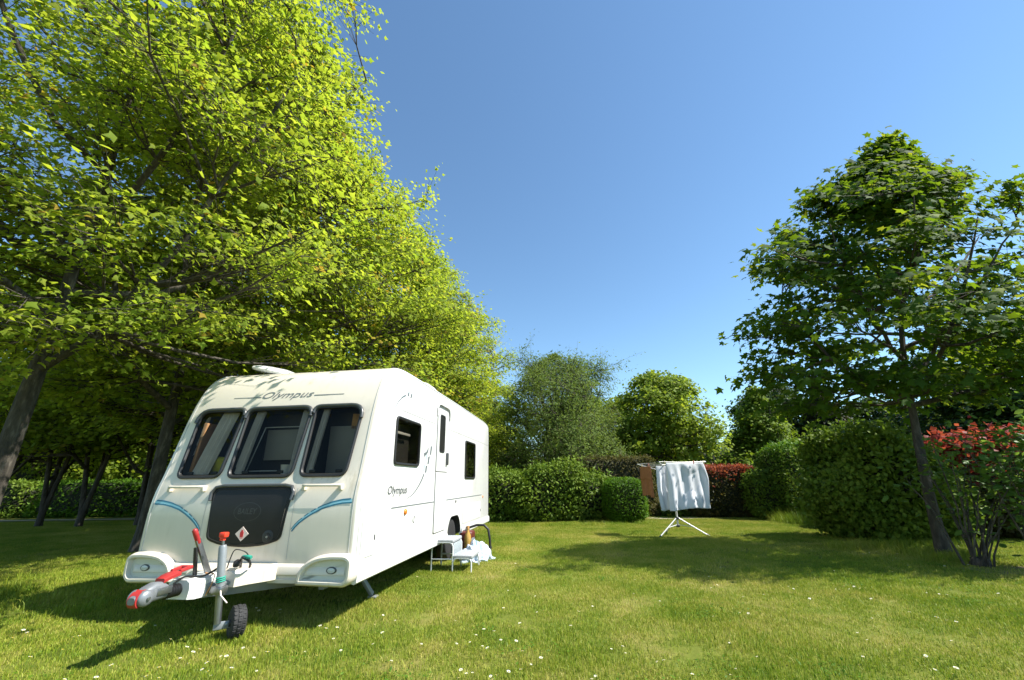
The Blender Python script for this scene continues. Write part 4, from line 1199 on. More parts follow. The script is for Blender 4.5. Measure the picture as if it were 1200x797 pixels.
# side windows
for w in WIN_S:
    bm = bmesh.new()
    loft_rings(bm, [[sm(b, z, -.003) for b, z in w], [sm(b, z, .016) for b, z in w], [sm(b, z, .022) for b, z in inset_poly(w, .010)], [sm(b, z, .018) for b, z in inset_poly(w, .028)], [sm(b, z, -.02) for b, z in inset_poly(w, .032)]])
    fr = bm_obj('window', bm, M['rubber'], car, 40)
    bm = bmesh.new(); bm.faces.new([bm.verts.new(sm(b, z, .004)) for b, z in inset_poly(w, .027)]); bm_obj('pane', bm, M['smoked_glass'], fr, None)
    bm = bmesh.new(); bm.faces.new([bm.verts.new((-WB - .004, b, z)) for b, z in inset_poly(w, .02)]); bm_obj('pane', bm, M['smoked_glass'], fr, None)
bm = bmesh.new(); add_box(bm, (WB - .07, 1.02, 1.775), (.02, .60, .03), .004); bm_obj('blind_bar', bm, M['white_tube'], car)

# stable door in two leaves
DB0, DB1 = 2.225, 2.815
gap = round_poly([(DB0, .50), (DB1, .50), (DB1, 2.31), (DB0, 2.31)], [.03, .03, .10, .10])
door = on_side('door', gap, .003, M['gap'])
lo = round_poly([(DB0 + .014, .514), (DB1 - .014, .514), (DB1 - .014, 1.338), (DB0 + .014, 1.338)], [.03, .03, .01, .01])
hi = round_poly([(DB0 + .014, 1.352), (DB1 - .014, 1.352), (DB1 - .014, 2.296), (DB0 + .014, 2.296)], [.01, .01, .09, .09])
on_side('lower_leaf', lo, .012, M['gel_white'], door, .0)
ul = on_side('upper_leaf', hi, .012, M['gel_white'], door, .0)
dw = round_poly([(2.34, 1.63), (2.60, 1.63), (2.60, 2.205), (2.34, 2.205)], .05)
bm = bmesh.new(); loft_rings(bm, [[sm(b, z, .010) for b, z in dw], [sm(b, z, .020) for b, z in dw], [sm(b, z, .020) for b, z in inset_poly(dw, .022)], [sm(b, z, .013) for b, z in inset_poly(dw, .026)]]); bm_obj('window_frame', bm, M['rubber'], ul, 40)
bm = bmesh.new(); bm.faces.new([bm.verts.new(sm(b, z, .0150)) for b, z in inset_poly(dw, .022)]); bm_obj('pane', bm, M['locker_black'], ul, None)
bm = bmesh.new(); add_box(bm, (WB + .028, 2.73, 1.545), (.035, .07, .19), .012); bm_obj('door_handle', bm, M['rail_grey'], ul)
bm = bmesh.new()
add_tube(bm, [sm(2.19, 2.16, .012), sm(2.195, 2.27, .014), sm(2.24, 2.335, .016), sm(2.33, 2.35, .016), sm(2.72, 2.35, .016), sm(2.81, 2.335, .016), sm(2.85, 2.27, .014), sm(2.855, 2.16, .012)], .013, 8)
bm_obj('door_rail', bm, M['seam'], door, 50)

# hatches, lamps and sockets on the side
for (b0, b1, z0, z1) in ((.095, .40, .52, .885), (3.89, 5.40, .49, .81)):
    q = round_poly([(b0, z0), (b1, z0), (b1, z1), (b0, z1)], .025, 3)
    g = on_side('hatch', q, .003, M['seam'])
    on_side('hatch_lid', inset_poly(q, .007), .006, M['gel_white'], g, 0)
    bm = bmesh.new(); add_box(bm, sm(b1 - .03, (z0 + z1) / 2 - .02, .008), (.008, .02, .05), .003); bm_obj('latch', bm, M['rail_grey'], g)
bm = bmesh.new(); add_lathe(bm, [(.034, 0), (.034, .012), (.026, .022), (0, .024)], sm(1.15, .865, -.002), (1, 0, 0), 20); bm_obj('side_reflector', bm, M['amber'], car, 50)
bm = bmesh.new(); add_lathe(bm, [(.045, 0), (.045, .008), (.034, .012), (.028, .006), (0, .006)], sm(1.46, .765, -.002), (1, 0, 0), 20); bm_obj('water_inlet', bm, M['seam'], car, 50)
bm = bmesh.new(); add_lathe(bm, [(.02, 0), (.02, .012), (0, .014)], sm(3.40, .885, -.002), (1, 0, 0), 14); bm_obj('side_marker', bm, M['rubber'], car, 50)
bm = bmesh.new(); add_lathe(bm, [(.024, 0), (.024, .012), (0, .014)], sm(5.62, .885, -.002), (1, 0, 0), 14); bm_obj('side_reflector', bm, M['amber'], car, 50)
# skirts
for s in (-1, 1):
    for b0, b1 in ((.05, 2.93), (3.81, 6.29)):
        bm = bmesh.new()
        pr = [(1.10, .335), (1.138, .325), (1.158, .34), (1.162, .40), (1.155, .435), (1.138, .455), (1.10, .455)]
        loft_rings(bm, [[(s * a, b, z) for a, z in pr] for b in (b0, b1)], True, True)
        bm_obj('skirt', bm, M['gel_white'], car, 45)
# chassis and floor underneath
bm = bmesh.new(); add_box(bm, (0, 3.2, .350), (2.1, 6.0, .03)); bm_obj('floor_pan', bm, M['hub_dark'], car)
for s in (-1, 1):
    bm = bmesh.new(); add_box(bm, (s * .62, 3.2, .27), (.05, 5.6, .13)); bm_obj('chassis_beam', bm, M['steel_paint'], car)
bm = bmesh.new(); add_tube(bm, [(-.95, 3.37, .31), (.95, 3.37, .31)], .04, 10); bm_obj('axle', bm, M['steel_paint'], car)
for s in (-1, 1):
    w = bpy.data.objects.new('wheel', None); C.objects.link(w); w.parent = car; w.location = (s * 1.0, 3.37, .315)
    bm = bmesh.new(); add_lathe(bm, [(.19, -.085), (.25, -.092), (.295, -.08), (.315, -.05), (.318, 0), (.315, .05), (.295, .08), (.25, .092), (.19, .085)], (0, 0, 0), (1, 0, 0), 40)
    bm_obj('tyre', bm, M['tyre'], w, 40)
    bm = bmesh.new(); add_lathe(bm, [(.20, .07), (.195, .082), (.17, .07), (.165, .03), (.06, .045), (.05, .06), (0, .06)], (0, 0, 0), (s, 0, 0), 40)
    for k in range(5):
        a = k * 2 * math.pi / 5
        add_box(bm, (s * .055, math.cos(a) * .11, math.sin(a) * .11), (.03, .13, .05), .008, None)
        vs = bm.verts[-1:]
    bm_obj('rim', bm, M['rim_silver'], w, 40)
# corner steadies
for a, b, db in ((.86, .85, .16), (-.86, .85, .16), (.86, 5.5, -.16), (-.86, 5.5, -.16)):
    s = 1 if a > 0 else -1
    bm = bmesh.new()
    p0, p1 = Vector((a - s * .16, b, .37)), Vector((a + s * .02, b + db, .03))
    d = (p1 - p0); q = Vector((0, 0, 1)).rotation_difference(d.normalized()).to_matrix()
    add_box(bm, (p0 + p1) / 2, (.05, .04, d.length), .008, q)
    add_box(bm, (a + s * .03, b + db, .012), (.10, .09, .02), .006)
    bm_obj('corner_steady', bm, M['steel_paint'], car)

# roof: vent dome, raised rooflight lid, small vents
def dome(name, c, sx, sy, h, mat):
    bm = bmesh.new()
    base = round_poly([(-sx, -sy), (sx, -sy), (sx, sy), (-sx, sy)], min(sx, sy) * .5, 5)
    rings = []
    for f, z in ((1.08, 0), (1.08, .25), (1.0, .35), (.97, .7), (.86, .92), (.6, 1.0), (.2, 1.02)):
        rings.append([(c[0] + x * f, c[1] + y * f, c[2] + z * h) for x, y in base])
    loft_rings(bm, rings, True, True)
    return bm_obj(name, bm, mat, car, 50)
dome('roof_vent', (.74, 2.42, 2.545), .24, .30, .15, M['gel_white'])
dome('roof_vent', (-.35, 4.4, 2.55), .22, .22, .12, M['gel_white'])
bm = bmesh.new()
base_ = round_poly([(-.30, -.35), (.30, -.35), (.30, .35), (-.30, .35)], .14, 5)
loft_rings(bm, [[(x * f, y * f, z) for x, y in base_] for f, z in ((.80, -.030), (.96, -.022), (1.0, .0), (.97, .022), (.80, .050), (.5, .072), (.15, .078))], True, True)
bmesh.ops.rotate(bm, cent=(0, 0, 0), matrix=Matrix.Rotation(math.radians(13), 3, 'Y'), verts=bm.verts[:])
bmesh.ops.translate(bm, vec=(-.82, 1.25, 2.645), verts=bm.verts[:])
lidr = bm_obj('rooflight_lid', bm, M['gel_white'], car, 50)
bm = bmesh.new(); loft_rings(bm, [[(x, y, z) for x, y in round_poly([(-1.02, .92), (-.54, .92), (-.54, 1.58), (-1.02, 1.58)], .05, 3)] for z in (2.535, 2.578)], False, True); bm_obj('rooflight_frame', bm, M['gel_white'], car, 40)
for y in (1.1, 1.6):
    bm = bmesh.new(); add_tube(bm, [(-.98, y, 2.56), (-1.0, y, 2.70)], .008, 6); bm_obj('lid_stay', bm, M['rail_grey'], car)

# drawbar, coupling, hand brake
for s in (-1, 1):
    bm = bmesh.new()
    p0, p1 = Vector((s * .60, .55, .30)), Vector((s * .06, -.52, .385)); d = p1 - p0
    q = Vector((0, 1, 0)).rotation_difference(d.normalized()).to_matrix()
    add_box(bm, (p0 + p1) / 2, (.05, d.length, .11), .006, q)
    bm_obj('drawbar', bm, M['steel_paint'], car)
# white fairing over the A frame
bm = bmesh.new()
rings = []
for b, hw, zt, zb in ((.05, .46, .505, .375), (-.10, .39, .50, .375), (-.24, .30, .50, .375), (-.32, .24, .492, .37)):
    rings.append([(-hw, b, zb), (hw, b, zb), (hw, b, zt - .03), (hw - .05, b, zt), (-hw + .05, b, zt), (-hw, b, zt - .03)])
loft_rings(bm, rings, True, True)
bm_obj('drawbar_fairing', bm, M['gel_cream'], car, 30)
bm = bmesh.new()
rings = []
for b, hw, zt, zb in ((-.325, .125, .487, .335), (-.42, .115, .487, .332), (-.56, .106, .488, .335), (-.62, .092, .480, .345)):
    rings.append([(-hw, b, zb), (hw, b, zb), (hw + .008, b, (zt + zb) / 2), (hw, b, zt - .02), (hw - .03, b, zt), (-hw + .03, b, zt), (-hw, b, zt - .02)])
loft_rings(bm, rings, True, True)
cov = bm_obj('drawbar_cover', bm, M['gel_white'], car, 30)
bm = bmesh.new(); bm.faces.new([bm.verts.new(p) for p in ((.1205, -.46, .40), (.1175, -.53, .40), (.1175, -.53, .455), (.1205, -.46, .455))]); bm_obj('data_label', bm, M['lamp_clear'], cov, None)
bm = bmesh.new()
for i in range(6):
    add_lathe(bm, [(.036, 0), (.046, .010), (.036, .020)], (0, -.615 - .022 * i, .415), (0, -1, 0), 16)
bm_obj('bellows', bm, M['cable_black'], car, 60)
coup = bpy.data.objects.new('coupling', None); C.objects.link(coup); coup.parent = car
bm = bmesh.new()
rings = []
for b, hw, z0, z1 in ((-.74, .046, .385, .475), (-.79, .056, .383, .505), (-.85, .060, .380, .512), (-.91, .060, .378, .492), (-.965, .054, .382, .465), (-.995, .034, .395, .44)):
    zc, zh = (z0 + z1) / 2, (z1 - z0) / 2
    rings.append([(.86 * hw * math.copysign(abs(math.cos(t)) ** .6, math.cos(t)), b, zc + zh * math.copysign(abs(math.sin(t)) ** .7, math.sin(t))) for t in np.linspace(0, 2 * math.pi, 19)[:-1]])
loft_rings(bm, rings, True, True); bm_obj('coupling_head', bm, M['cast_grey'], coup, 40)
for s in (-1, 1):
    bm = bmesh.new(); add_lathe(bm, [(.054, -.014), (.054, .010), (.045, .022), (.022, .030), (.0, .032)], (s * .042, -.930, .425), (s, -.15, 0), 22); bm_obj('side_cap', bm, M['cast_grey'], coup, 40)
    bm = bmesh.new(); add_lathe(bm, [(.012, 0), (.012, .008), (0, .009)], (s * .074, -.934, .425), (s, -.15, 0), 10); bm_obj('bolt', bm, M['steel'], coup, 40)
    bm = bmesh.new(); add_box(bm, (s * .050, -.79, .445), (.012, .12, .05), .004); bm_obj('side_plate', bm, M['steel'], coup, 40)
bm = bmesh.new()
rings = []
for t in np.linspace(-.8, 1.3, 11):
    rings.append([(x, -.905 - (.090 if k else .078) * math.cos(t), .417 + (.066 if k else .056) * math.sin(t)) for x, k in ((-.036, 1), (.036, 1), (.036, 0), (-.036, 0))])
loft_rings(bm, rings, True, True); bm_obj('red_strap', bm, M['red_plastic'], coup, 40)
bm = bmesh.new()
rings = []
for b, zt, hw in ((-.80, .525, .040), (-.76, .540, .048), (-.70, .552, .050), (-.67, .556, .050)):
    rings.append([(-hw, b, zt - .03), (hw, b, zt - .03), (hw, b, zt - .006), (hw - .008, b, zt), (-hw + .008, b, zt), (-hw, b, zt - .006)])
loft_rings(bm, rings, True, True)
for sx in (-1, 1):
    add_box(bm, (sx * .038, -.635, .560), (.026, .09, .026), .006, Matrix.Rotation(.12, 3, 'X'))
add_box(bm, (0, -.585, .566), (.10, .035, .028), .008, None, 3)
bm_obj('stabiliser_handle', bm, M['red_plastic'], coup, 40)
hb = bpy.data.objects.new('hand_brake', None); C.objects.link(hb); hb.parent = car
bm = bmesh.new()
def bar(bm, p0, p1, sx, sy, bev=.004):
    p0, p1 = Vector(p0), Vector(p1); d = p1 - p0
    q = Vector((0, 0, 1)).rotation_difference(d.normalized()).to_matrix()
    add_box(bm, (p0 + p1) / 2, (sx, sy, d.length), bev, q)
bar(bm, (.02, -.36, .47), (.0, -.53, .765), .022, .045); bm_obj('brake_lever', bm, M['steel'], hb)
bm = bmesh.new(); bar(bm, (-.01, -.47, .47), (-.01, -.52, .70), .03, .018); bm_obj('gas_strut', bm, M['cable_black'], hb)
bm = bmesh.new(); add_tube(bm, [(.0, -.515, .735), (.0, -.555, .80), (.0, -.578, .838), (0, -.583, .848)], [.019, .021, .021, .012], 10); bm_obj('brake_grip', bm, M['red_plastic'], hb, 50)
# jockey wheel
jw = bpy.data.objects.new('jockey_wheel', None); C.objects.link(jw); jw.parent = car
J0, J1 = Vector((.24, -.425, .135)), Vector((.20, -.475, .715))
jd = (J1 - J0).normalized()
bm = bmesh.new(); add_tube(bm, [J0, J0 + (J1 - J0) * .5], .026, 14); bm_obj('inner_tube', bm, M['steel'], jw, 50)
bm = bmesh.new(); add_tube(bm, [J0 + (J1 - J0) * .38, J0 + (J1 - J0) * .97, J1], [.031, .031, .024], 16); bm_obj('outer_tube', bm, M['steel_paint'], jw, 50)
bm = bmesh.new(); add_tube(bm, [J1, J1 + jd * .045], .010, 8); bm_obj('spindle', bm, M['steel'], jw)
bm = bmesh.new(); kp = J1 + jd * .062
add_box(bm, kp + Vector((0, 0, .018)), (.058, .05, .04), .008); add_box(bm, kp + Vector((-.004, 0, -.012)), (.036, .034, .03), .006); bm_obj('crank_knob', bm, M['red_orange'], jw)
bm = bmesh.new(); cp = J0 + (J1 - J0) * .42
add_box(bm, cp + Vector((-.05, .01, 0)), (.16, .05, .055), .006); add_box(bm, cp + Vector((.0, -.0, 0)), (.085, .085, .06), .01); bm_obj('clamp', bm, M['steel'], jw)
bm = bmesh.new(); add_tube(bm, [cp + Vector((.03, -.03, .01)), cp + Vector((.06, -.05, -.03)), cp + Vector((.11, -.03, -.085))], .006, 6); bm_obj('clamp_lever', bm, M['label_white'], jw)
bm = bmesh.new()
for k in range(3): add_lathe(bm, [(.032, 0), (.038, .006), (.032, .012)], J0 + (J1 - J0) * (.52 + .025 * k), jd, 16)
bm_obj('green_cord', bm, M['green_cord'], jw, 60)
wa = Vector((-.66, -.75, 0)).normalized()
wc = Vector((.335, -.325, .124))
bm = bmesh.new()
prof = [(.062, -.05), (.10, -.058), (.122, -.048), (.130, -.028), (.132, 0), (.130, .028), (.122, .048), (.10, .058), (.062, .05)]
prof = [(a_ * .9, b_ * .95) for a_, b_ in prof]
add_lathe(bm, prof, wc, wa, 36)
tyre = bm_obj('tyre', bm, M['tyre'], jw, 40)
q = Vector((0, 0, 1)).rotation_difference(wa)
bm = bmesh.new()
for k in range(22):
    for row in (-1, 0, 1):
        a = (k + .5 * (row == 0)) * 2 * math.pi / 22
        m = q.to_matrix() @ Matrix.Rotation(a, 3, 'Z')
        add_box(bm, wc + m @ Vector((.118 if row == 0 else .114, 0, row * .031)), (.010, .024, .024), .002, m, 1)
t_ = bm_obj('tread_blocks', bm, M['tyre'], tyre, 30); t_['kind'] = 'stuff'
bm = bmesh.new(); add_lathe(bm, [(.07, -.03), (.065, .03), (.055, .024), (.03, .024), (.026, .06), (0, .06)], wc, wa, 20); bm_obj('hub', bm, M['hub_dark'], jw, 40)
bm = bmesh.new()
hubp = wc + wa * .068
add_box(bm, (J0 + hubp) / 2 + Vector((0, 0, -.012)), ((hubp - J0).length + .05, .012, .055), .004, Matrix.Rotation(math.atan2((hubp - J0).y, (hubp - J0).x), 3, 'Z'))
add_lathe(bm, [(.022, 0), (.022, .012), (.012, .018), (0, .018)], hubp + wa * .004, wa, 14)
bm_obj('fork', bm, M['steel_paint'], jw, 40)
# cables over the drawbar
for pts, mt, rr in (([(.05, -.30, .50), (.10, -.36, .56), (.14, -.42, .53), (.10, -.52, .49), (.02, -.60, .50), (-.01, -.66, .46)], 'cable_black', .008),
                    ([(.18, -.20, .50), (.24, -.28, .58), (.30, -.34, .60), (.34, -.30, .56), (.30, -.24, .51)], 'cable_black', .010),
                    ([(.09, -.25, .50), (.16, -.30, .63), (.22, -.32, .66), (.27, -.26, .62), (.28, -.20, .52)], 'cable_black', .005),
                    ([(.27, -.30, .60), (.33, -.33, .605), (.37, -.33, .60)], 'green_cord', .016),
                    ([(.02, -.40, .49), (.14, -.44, .49), (.15, -.46, .42), (.12, -.47, .34)], 'orange_cord', .004)):
    P_ = [Vector(p) for p in pts]; out = []
    for i in range(len(P_) - 1):
        for k in range(5):
            t = k / 5; a, b_ = P_[i], P_[i + 1]; pa = P_[max(0, i - 1)]; pb = P_[min(len(P_) - 1, i + 2)]
            out.append(.5 * (2 * a + (b_ - pa) * t + (2 * pa - 5 * a + 4 * b_ - pb) * t * t + (-pa + 3 * a - 3 * b_ + pb) * t ** 3))
    out.append(P_[-1])
    bm = bmesh.new(); add_tube(bm, out, rr, 6); bm_obj('cable', bm, M[mt], car, 60)
bm = bmesh.new(); add_box(bm, (.20, -.27, .545), (.05, .12, .05), .012, Matrix.Rotation(.5, 3, 'Z')); bm_obj('plug', bm, M['cable_black'], car)

# ------------------------------------------------------------------ step, bag and bits by the door
def world_rot(o, a, b, z, rz=0): o.location = cw(a, b, z); o.rotation_euler = (0, 0, -HEAD + rz)
step = empty('double_step', cw(1.34, 2.66, 0), -HEAD, 'grey double caravan step on white tube legs below the door', 'step')
for y in (-.24, .24):
    for x0, x1, zt in ((-.26, .05, .375), (.05, .32, .175)):
        bm = bmesh.new()
        add_tube(bm, [(x0, y, -.01), (x0, y, zt - .05), (x0 + .03, y, zt - .012), (x0 + .06, y, zt), (x1 - .05, y, zt), (x1 - .015, y, zt - .015), (x1, y, zt - .05), (x1, y, -.01)], .012, 8)
        bm_obj('leg', bm, M['white_tube'], step, 50)
    bm = bmesh.new(); add_tube(bm, [(-.26, y, .16), (.05, y, .16)], .010, 8); bm_obj('side_bar', bm, M['white_tube'], step, 50)
for x, zt, w in ((-.105, .392, .32), (.185, .192, .30)):
    bm = bmesh.new(); add_box(bm, (x, 0, zt), (w, .50, .05), .016, None, 3); t_ = bm_obj('tread', bm, M['plastic_step'], step, 40)
    for k in range(7):
        bm = bmesh.new(); add_box(bm, (x - w * .38 + k * w * .127, 0, zt + .026), (.014, .44, .006), .002); bm_obj('grip_rib', bm, M['step_grip'], t_)
bm = bmesh.new(); add_box(bm, (.045, 0, .285), (.018, .42, .15), .006); bm_obj('riser', bm, M['step_grip'], step)

def blob(name, c, sx, sy, h, seed, mat, label, cat, folds=.3):
    r = random.Random(seed); bm = bmesh.new()
    bmesh.ops.create_icosphere(bm, subdivisions=5, radius=1)
    ph = [r.uniform(0, 6.28) for _ in range(10)]
    for v in bm.verts:
        p = v.co.copy(); th = math.atan2(p.y, p.x)
        k = 1 + folds * (.35 * math.sin(3 * th + ph[0]) + .25 * math.sin(5 * th + ph[1] + 3 * p.z) + .18 * math.sin(9 * p.x + ph[2] + 6 * p.y) * math.sin(7 * p.z + ph[3]) + .10 * math.sin(19 * p.x + 11 * p.y + ph[4]) + .07 * math.sin(27 * p.z + 14 * th + ph[5]))
        v.co = Vector((p.x * sx * k, p.y * sy * k, max(-.02, p.z) ** 1 * h * k if p.z > 0 else p.z * .02))
        if p.z < .12: v.co.x *= 1 + .25 * math.sin(7 * th + ph[6]); v.co.y *= 1 + .25 * math.sin(7 * th + ph[7])
    o = bm_obj(name, bm, mat, None, 60); o.location = c
    return tag(o, label, cat)
blob('plastic_bag', cw(1.50, 3.36, 0), .22, .24, .26, 4, M['bag_blue'], 'crumpled pale blue plastic bag on the grass behind the step', 'bag', .42)
bt = empty('bottle', cw(1.36, 3.42, 0), 0, 'amber bottle standing upright beside the step', 'bottle')
bm = bmesh.new(); add_lathe(bm, [(0, 0), (.055, 0), (.058, .02), (.058, .30), (.05, .36), (.022, .42), (.020, .46)], (0, 0, 0), seg=20); bm_obj('glass', bm, M['bottle_amber'], bt, 50)
bm = bmesh.new(); add_lathe(bm, [(.024, .455), (.024, .50), (0, .50)], (0, 0, 0), seg=16); bm_obj('cap', bm, M['cardboard'], bt)
wc_ = empty('water_can', cw(1.22, 3.95, 0), -HEAD, 'dark red water can with a black nozzle behind the bottle', 'can')
bm = bmesh.new(); add_box(bm, (0, 0, .19), (.24, .30, .38), .05, None, 3); bm_obj('tank', bm, M['pot_red'], wc_, 50)
bm = bmesh.new(); add_tube(bm, [(0, -.10, .37), (0, -.08, .44), (0, .08, .44), (0, .10, .37)], .014, 8); bm_obj('carry_handle', bm, M['cable_black'], wc_, 50)
hs = empty('hose', cw(1.28, 4.35, 0), -HEAD, 'black bent hose hanging from the caravan underside to the grass', 'hose')
P_ = [(-.35, .05, .36), (-.18, .02, .37), (.02, 0, .43), (.16, 0, .43), (.24, 0, .36), (.27, 0, .20), (.28, .01, .01)]
bm = bmesh.new(); add_tube(bm, P_, .022, 10); bm_obj('pipe', bm, M['cable_black'], hs, 60)
bm = bmesh.new(); add_lathe(bm, [(.03, 0), (.03, .05), (.026, .06)], (.278, .01, .01), seg=14); bm_obj('end_cuff', bm, M['rubber'], hs)

# ------------------------------------------------------------------ rotary clothes airer with washing
AX, AY = 3.70, 10.28
air = empty('clothes_airer', (AX, AY, 0), math.radians(9), 'folding clothes airer with a white tripod foot on the lawn', 'airer')
bm = bmesh.new(); add_tube(bm, [(0, 0, .20), (0, 0, .95), (0, 0, 1.36)], [.022, .022, .018], 12); bm_obj('pole', bm, M['white_tube'], air, 50)
for ang in (200, -22, 88):
    a = math.radians(ang); dx, dy = math.cos(a), math.sin(a)
    bm = bmesh.new(); add_tube(bm, [(dx * .03, dy * .03, .36), (dx * .62, dy * .62, .0)], .014, 8); lg = bm_obj('leg', bm, M['white_tube'], air, 50)
    bm = bmesh.new(); add_tube(bm, [(dx * .03, dy * .03, .22), (dx * .36, dy * .36, .17)], .008, 6); bm_obj('brace', bm, M['white_tube'], lg, 50)
    bm = bmesh.new(); add_tube(bm, [(dx * .58, dy * .58, .028), (dx * .64, dy * .64, -.01)], .019, 8); bm_obj('foot_cap', bm, M['rail_grey'], lg, 50)
for z in (.36, .20):
    bm = bmesh.new(); add_lathe(bm, [(.03, -.03), (.042, -.02), (.042, .02), (.03, .03)], (0, 0, z), seg=16); bm_obj('collar', bm, M['rail_grey'], air, 50)
bm = bmesh.new(); add_lathe(bm, [(.03, -.04), (.045, -.03), (.045, .03), (.02, .05)], (0, 0, 1.33), seg=16); bm_obj('top_hub', bm, M['white_tube'], air, 50)
tips = []
for k in range(4):
    a = math.radians(45 + 90 * k); dx, dy = math.cos(a), math.sin(a)
    bm = bmesh.new(); add_tube(bm, [(dx * .03, dy * .03, 1.33), (dx * .80, dy * .80, 1.56)], [.012, .010], 8); bm_obj('arm', bm, M['white_tube'], air, 50)
    tips.append((dx, dy))
for f in (.40, .60, .79):
    bm = bmesh.new()
    z = 1.33 + (1.56 - 1.33) * (f * 1.0 - .03) / .77
    for k in range(4):
        p, q = tips[k], tips[(k + 1) % 4]
        add_tube(bm, [(p[0] * f, p[1] * f, z + .012), ((p[0] + q[0]) / 2 * f, (p[1] + q[1]) / 2 * f, z), (q[0] * f, q[1] * f, z + .012)], .003, 5)
    bm_obj('line', bm, M['white_tube'], air, 60)

def hanging(name, c, width, drop, rz, mat, seed, folds, swag, label, cat, nx=56, nz=40, back=.25):
    r = random.Random(seed)
    ph = [r.uniform(0, 6.28) for _ in range(8)]
    bm = bmesh.new(); g = []
    tot = drop + back
    for j in range(nz + 1):
        d = -back + tot * j / nz        # negative: the flap behind the line
        row = []
        for i in range(nx + 1):
            u = i / nx
            x = (u - .5) * width
            dd = abs(d)
            k = min(1, dd / .35)
            y = (-.008 if d > 0 else .012)
            if abs(d) < .012: y = 0
            amp = folds * k
            y += amp * (math.sin(u * 15 + ph[0] + 1.6 * dd) * .5 + .4 * math.sin(u * 27 + ph[1] - 2 * dd) + .25 * math.sin(u * 9 + ph[2] + 3 * dd)) * (1 if d > 0 else .5)
            y -= swag * max(0, math.sin(math.pi * min(1, max(0, (u - .25) / .65)))) * math.sin(6.5 * (dd - .32 * (1 - (2 * (u - .25) / .65 - 1) ** 2)) + ph[3]) * min(1, dd / .2) * (1 if d > 0 else 0)
            z = -dd + .018 * k * math.sin(u * 7 + ph[4]) + .035 * (u - .5) * k
            x2 = x * (1 + .05 * k) + .02 * k * math.sin(dd * 5 + ph[5])
            row.append(bm.verts.new((x2, y, z)))
        g.append(row)
    for j in range(nz):
        for i in range(nx): bm.faces.new((g[j][i], g[j][i + 1], g[j + 1][i + 1], g[j + 1][i]))
    o = bm_obj(name, bm, mat, None, 70)
    o.location = c; o.rotation_euler = (0, 0, rz)
    md = o.modifiers.new('thick', 'SOLIDIFY'); md.thickness = .004
    return tag(o, label, cat)
hanging('bed_sheet', (3.83, 9.73, 1.55), 0.90, .97, math.radians(9), M['sheet_white'], 3, .05, .05, 'white bed sheet hung over the front line of the airer', 'sheet', back=.93, nz=84)
hanging('pillow_case', (3.42, 9.86, 1.50), .42, .93, math.radians(8), M['sheet_white'], 7, .03, .0, 'narrow white linen piece hung just behind the bed sheet', 'linen', nx=24)
hanging('towel', (3.10, 10.28, 1.50), .50, .66, math.radians(100), M['towel'], 5, .02, .0, 'brown towel hung over the side line of the airer', 'towel', nx=30, back=.3)
def peg(loc, rz, mat, label):
    root = empty('clothes_peg', loc, rz, label, 'peg', 'pegs on the airer lines')
    for s in (-1, 1):
        bm = bmesh.new(); add_box(bm, (0, s * .010, 0), (.013, .008, .075), .003, Matrix.Rotation(s * .10, 3, 'X')); bm_obj('jaw', bm, M[mat], root)
    bm = bmesh.new(); add_tube(bm, [(-.009, 0, .006), (.009, 0, .006)], .006, 8); bm_obj('spring', bm, M['steel'], root)
for i, (x, y, z, rz, m, lb) in enumerate([(3.36, 9.66, 1.55, .07, 'peg_cream', 'cream clothes peg at one top corner of the bed sheet'), (4.02, 9.70, 1.55, .07, 'peg_pink', 'pink clothes peg gripping the middle of the bed sheet'),
                                          (4.25, 9.72, 1.55, .07, 'peg_cream', 'cream clothes peg at the bed sheet corner beside the red hedge'), (3.11, 10.02, 1.51, 1.7, 'peg_pink', 'pink clothes peg at the towel corner'), (3.09, 10.48, 1.51, 1.7, 'peg_cream', 'cream clothes peg on the brown towel')]):
    peg((x, y, z), rz, m, lb)

# ------------------------------------------------------------------ daisies in the lawn
def daisy_meshes():
    bm = bmesh.new()
    for k in range(11):
        a = 2 * math.pi * k / 11; da = .23
        p = [(.3, 0, 0), (.75, -.14, .05), (1.0, 0, .02), (.75, .14, .05)]
        ca, sa = math.cos(a), math.sin(a)
        bm.faces.new([bm.verts.new((x * ca - y * sa, x * sa + y * ca, z + .12 * x)) for x, y, z in p])
    pm = bpy.data.meshes.new('petals'); bm.to_mesh(pm); bm.free(); pm.materials.append(M['daisy_white'])
    bm = bmesh.new(); add_lathe(bm, [(.36, 0), (.30, .16), (0, .24)], (0, 0, 0), seg=8)
    em = bpy.data.meshes.new('eye'); bm.to_mesh(em); bm.free(); em.materials.append(M['daisy_eye'])
    bm = bmesh.new(); add_tube(bm, [(0, 0, -5.0), (.15, .1, -2.5), (0, 0, 0)], .07, 4)
    sm_ = bpy.data.meshes.new('stem'); bm.to_mesh(sm_); bm.free(); sm_.materials.append(M['daisy_stem'])
    return pm, em, sm_
PM, EM, SM = daisy_meshes()
def daisy(x, y, s, rnd):
    root = empty('daisy', (x, y, min(s * 5 - .008, .06)), rnd.uniform(0, 6.28), 'small white daisy flowering in the short lawn grass', 'daisy', 'daisies scattered over the lawn')
    root.rotation_euler = (rnd.uniform(-.35, .35), rnd.uniform(-.35, .35), rnd.uniform(0, 6.28))
    root.scale = (s, s, s)
    for nm, me in (('petals', PM), ('flower_eye', EM), ('stem', SM)):
        o = bpy.data.objects.new(nm, me); C.objects.link(o); o.parent = root
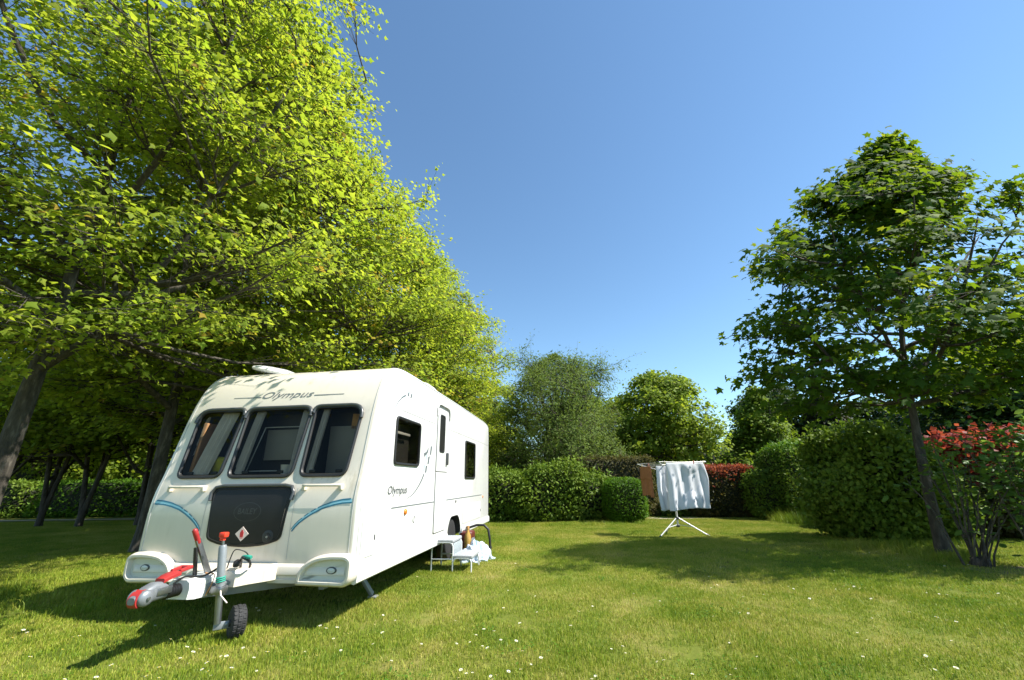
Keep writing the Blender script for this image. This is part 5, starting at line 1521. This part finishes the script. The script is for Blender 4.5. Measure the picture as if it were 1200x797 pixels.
def pix_ground(u, v):
    a, b = u - 600, v - 398.5
    a, b = a * math.cos(ROLL) + b * math.sin(ROLL), -a * math.sin(ROLL) + b * math.cos(ROLL)
    a /= FPX; b = -b / FPX
    d = (a, math.cos(PITCH) - math.sin(PITCH) * b, math.sin(PITCH) + math.cos(PITCH) * b)
    t = -(EYE - .05) / d[2]
    return d[0] * t, d[1] * t
rd = random.Random(77)
seen = [(14, 749), (35, 771), (56, 730), (27, 740), (32, 741), (93, 745), (86, 746), (73, 763), (130, 781), (76, 796), (112, 796), (219, 760), (234, 762), (226, 766), (253, 758), (265, 771), (242, 778), (285, 759), (313, 766), (200, 749), (186, 783), (171, 793), (186, 795), (237, 784), (243, 789), (271, 784), (300, 714), (303, 717), (328, 716), (328, 719), (375, 735), (382, 738), (395, 737), (391, 748), (408, 743), (371, 770), (446, 722), (449, 721), (403, 745), (448, 743), (519, 711), (470, 673), (489, 677), (590, 714), (637, 717), (678, 718), (609, 732), (567, 739), (579, 740), (587, 750), (571, 761), (605, 753), (558, 745), (540, 787), (575, 792), (596, 789), (634, 773), (577, 796), (669, 734),
        (877, 719), (1012, 650), (1019, 648), (1046, 671), (1047, 658), (1078, 683), (1110, 697), (1121, 730), (1066, 718), (1098, 725), (1085, 769), (1121, 785), (1116, 790), (1147, 739), (1170, 696), (1001, 688), (1008, 690), (1021, 702), (1027, 700), (949, 703), (930, 690), (989, 687), (995, 690), (984, 692), (1107, 664), (1050, 655), (1052, 650), (1027, 646)]
for u, v in seen:
    x, y = pix_ground(u, v); daisy(x, y, rd.uniform(.011, .015), rd)
for i in range(150):
    u, v = rd.uniform(150, 1150), rd.choice([rd.uniform(628, 700), rd.uniform(690, 795)])
    x, y = pix_ground(u, v)
    lx = (x - CAR[0]) * math.cos(HEAD) - (y - CAR[1]) * math.sin(HEAD); ly = (x - CAR[0]) * math.sin(HEAD) + (y - CAR[1]) * math.cos(HEAD)
    if abs(lx) < 1.3 and -.1 < ly < 6.4: continue
    if lx < -1.2 and ly > 0: continue
    if math.hypot(x - 7.4, y - 9) < 1.5: continue
    daisy(x, y, rd.uniform(.007, .011), rd)
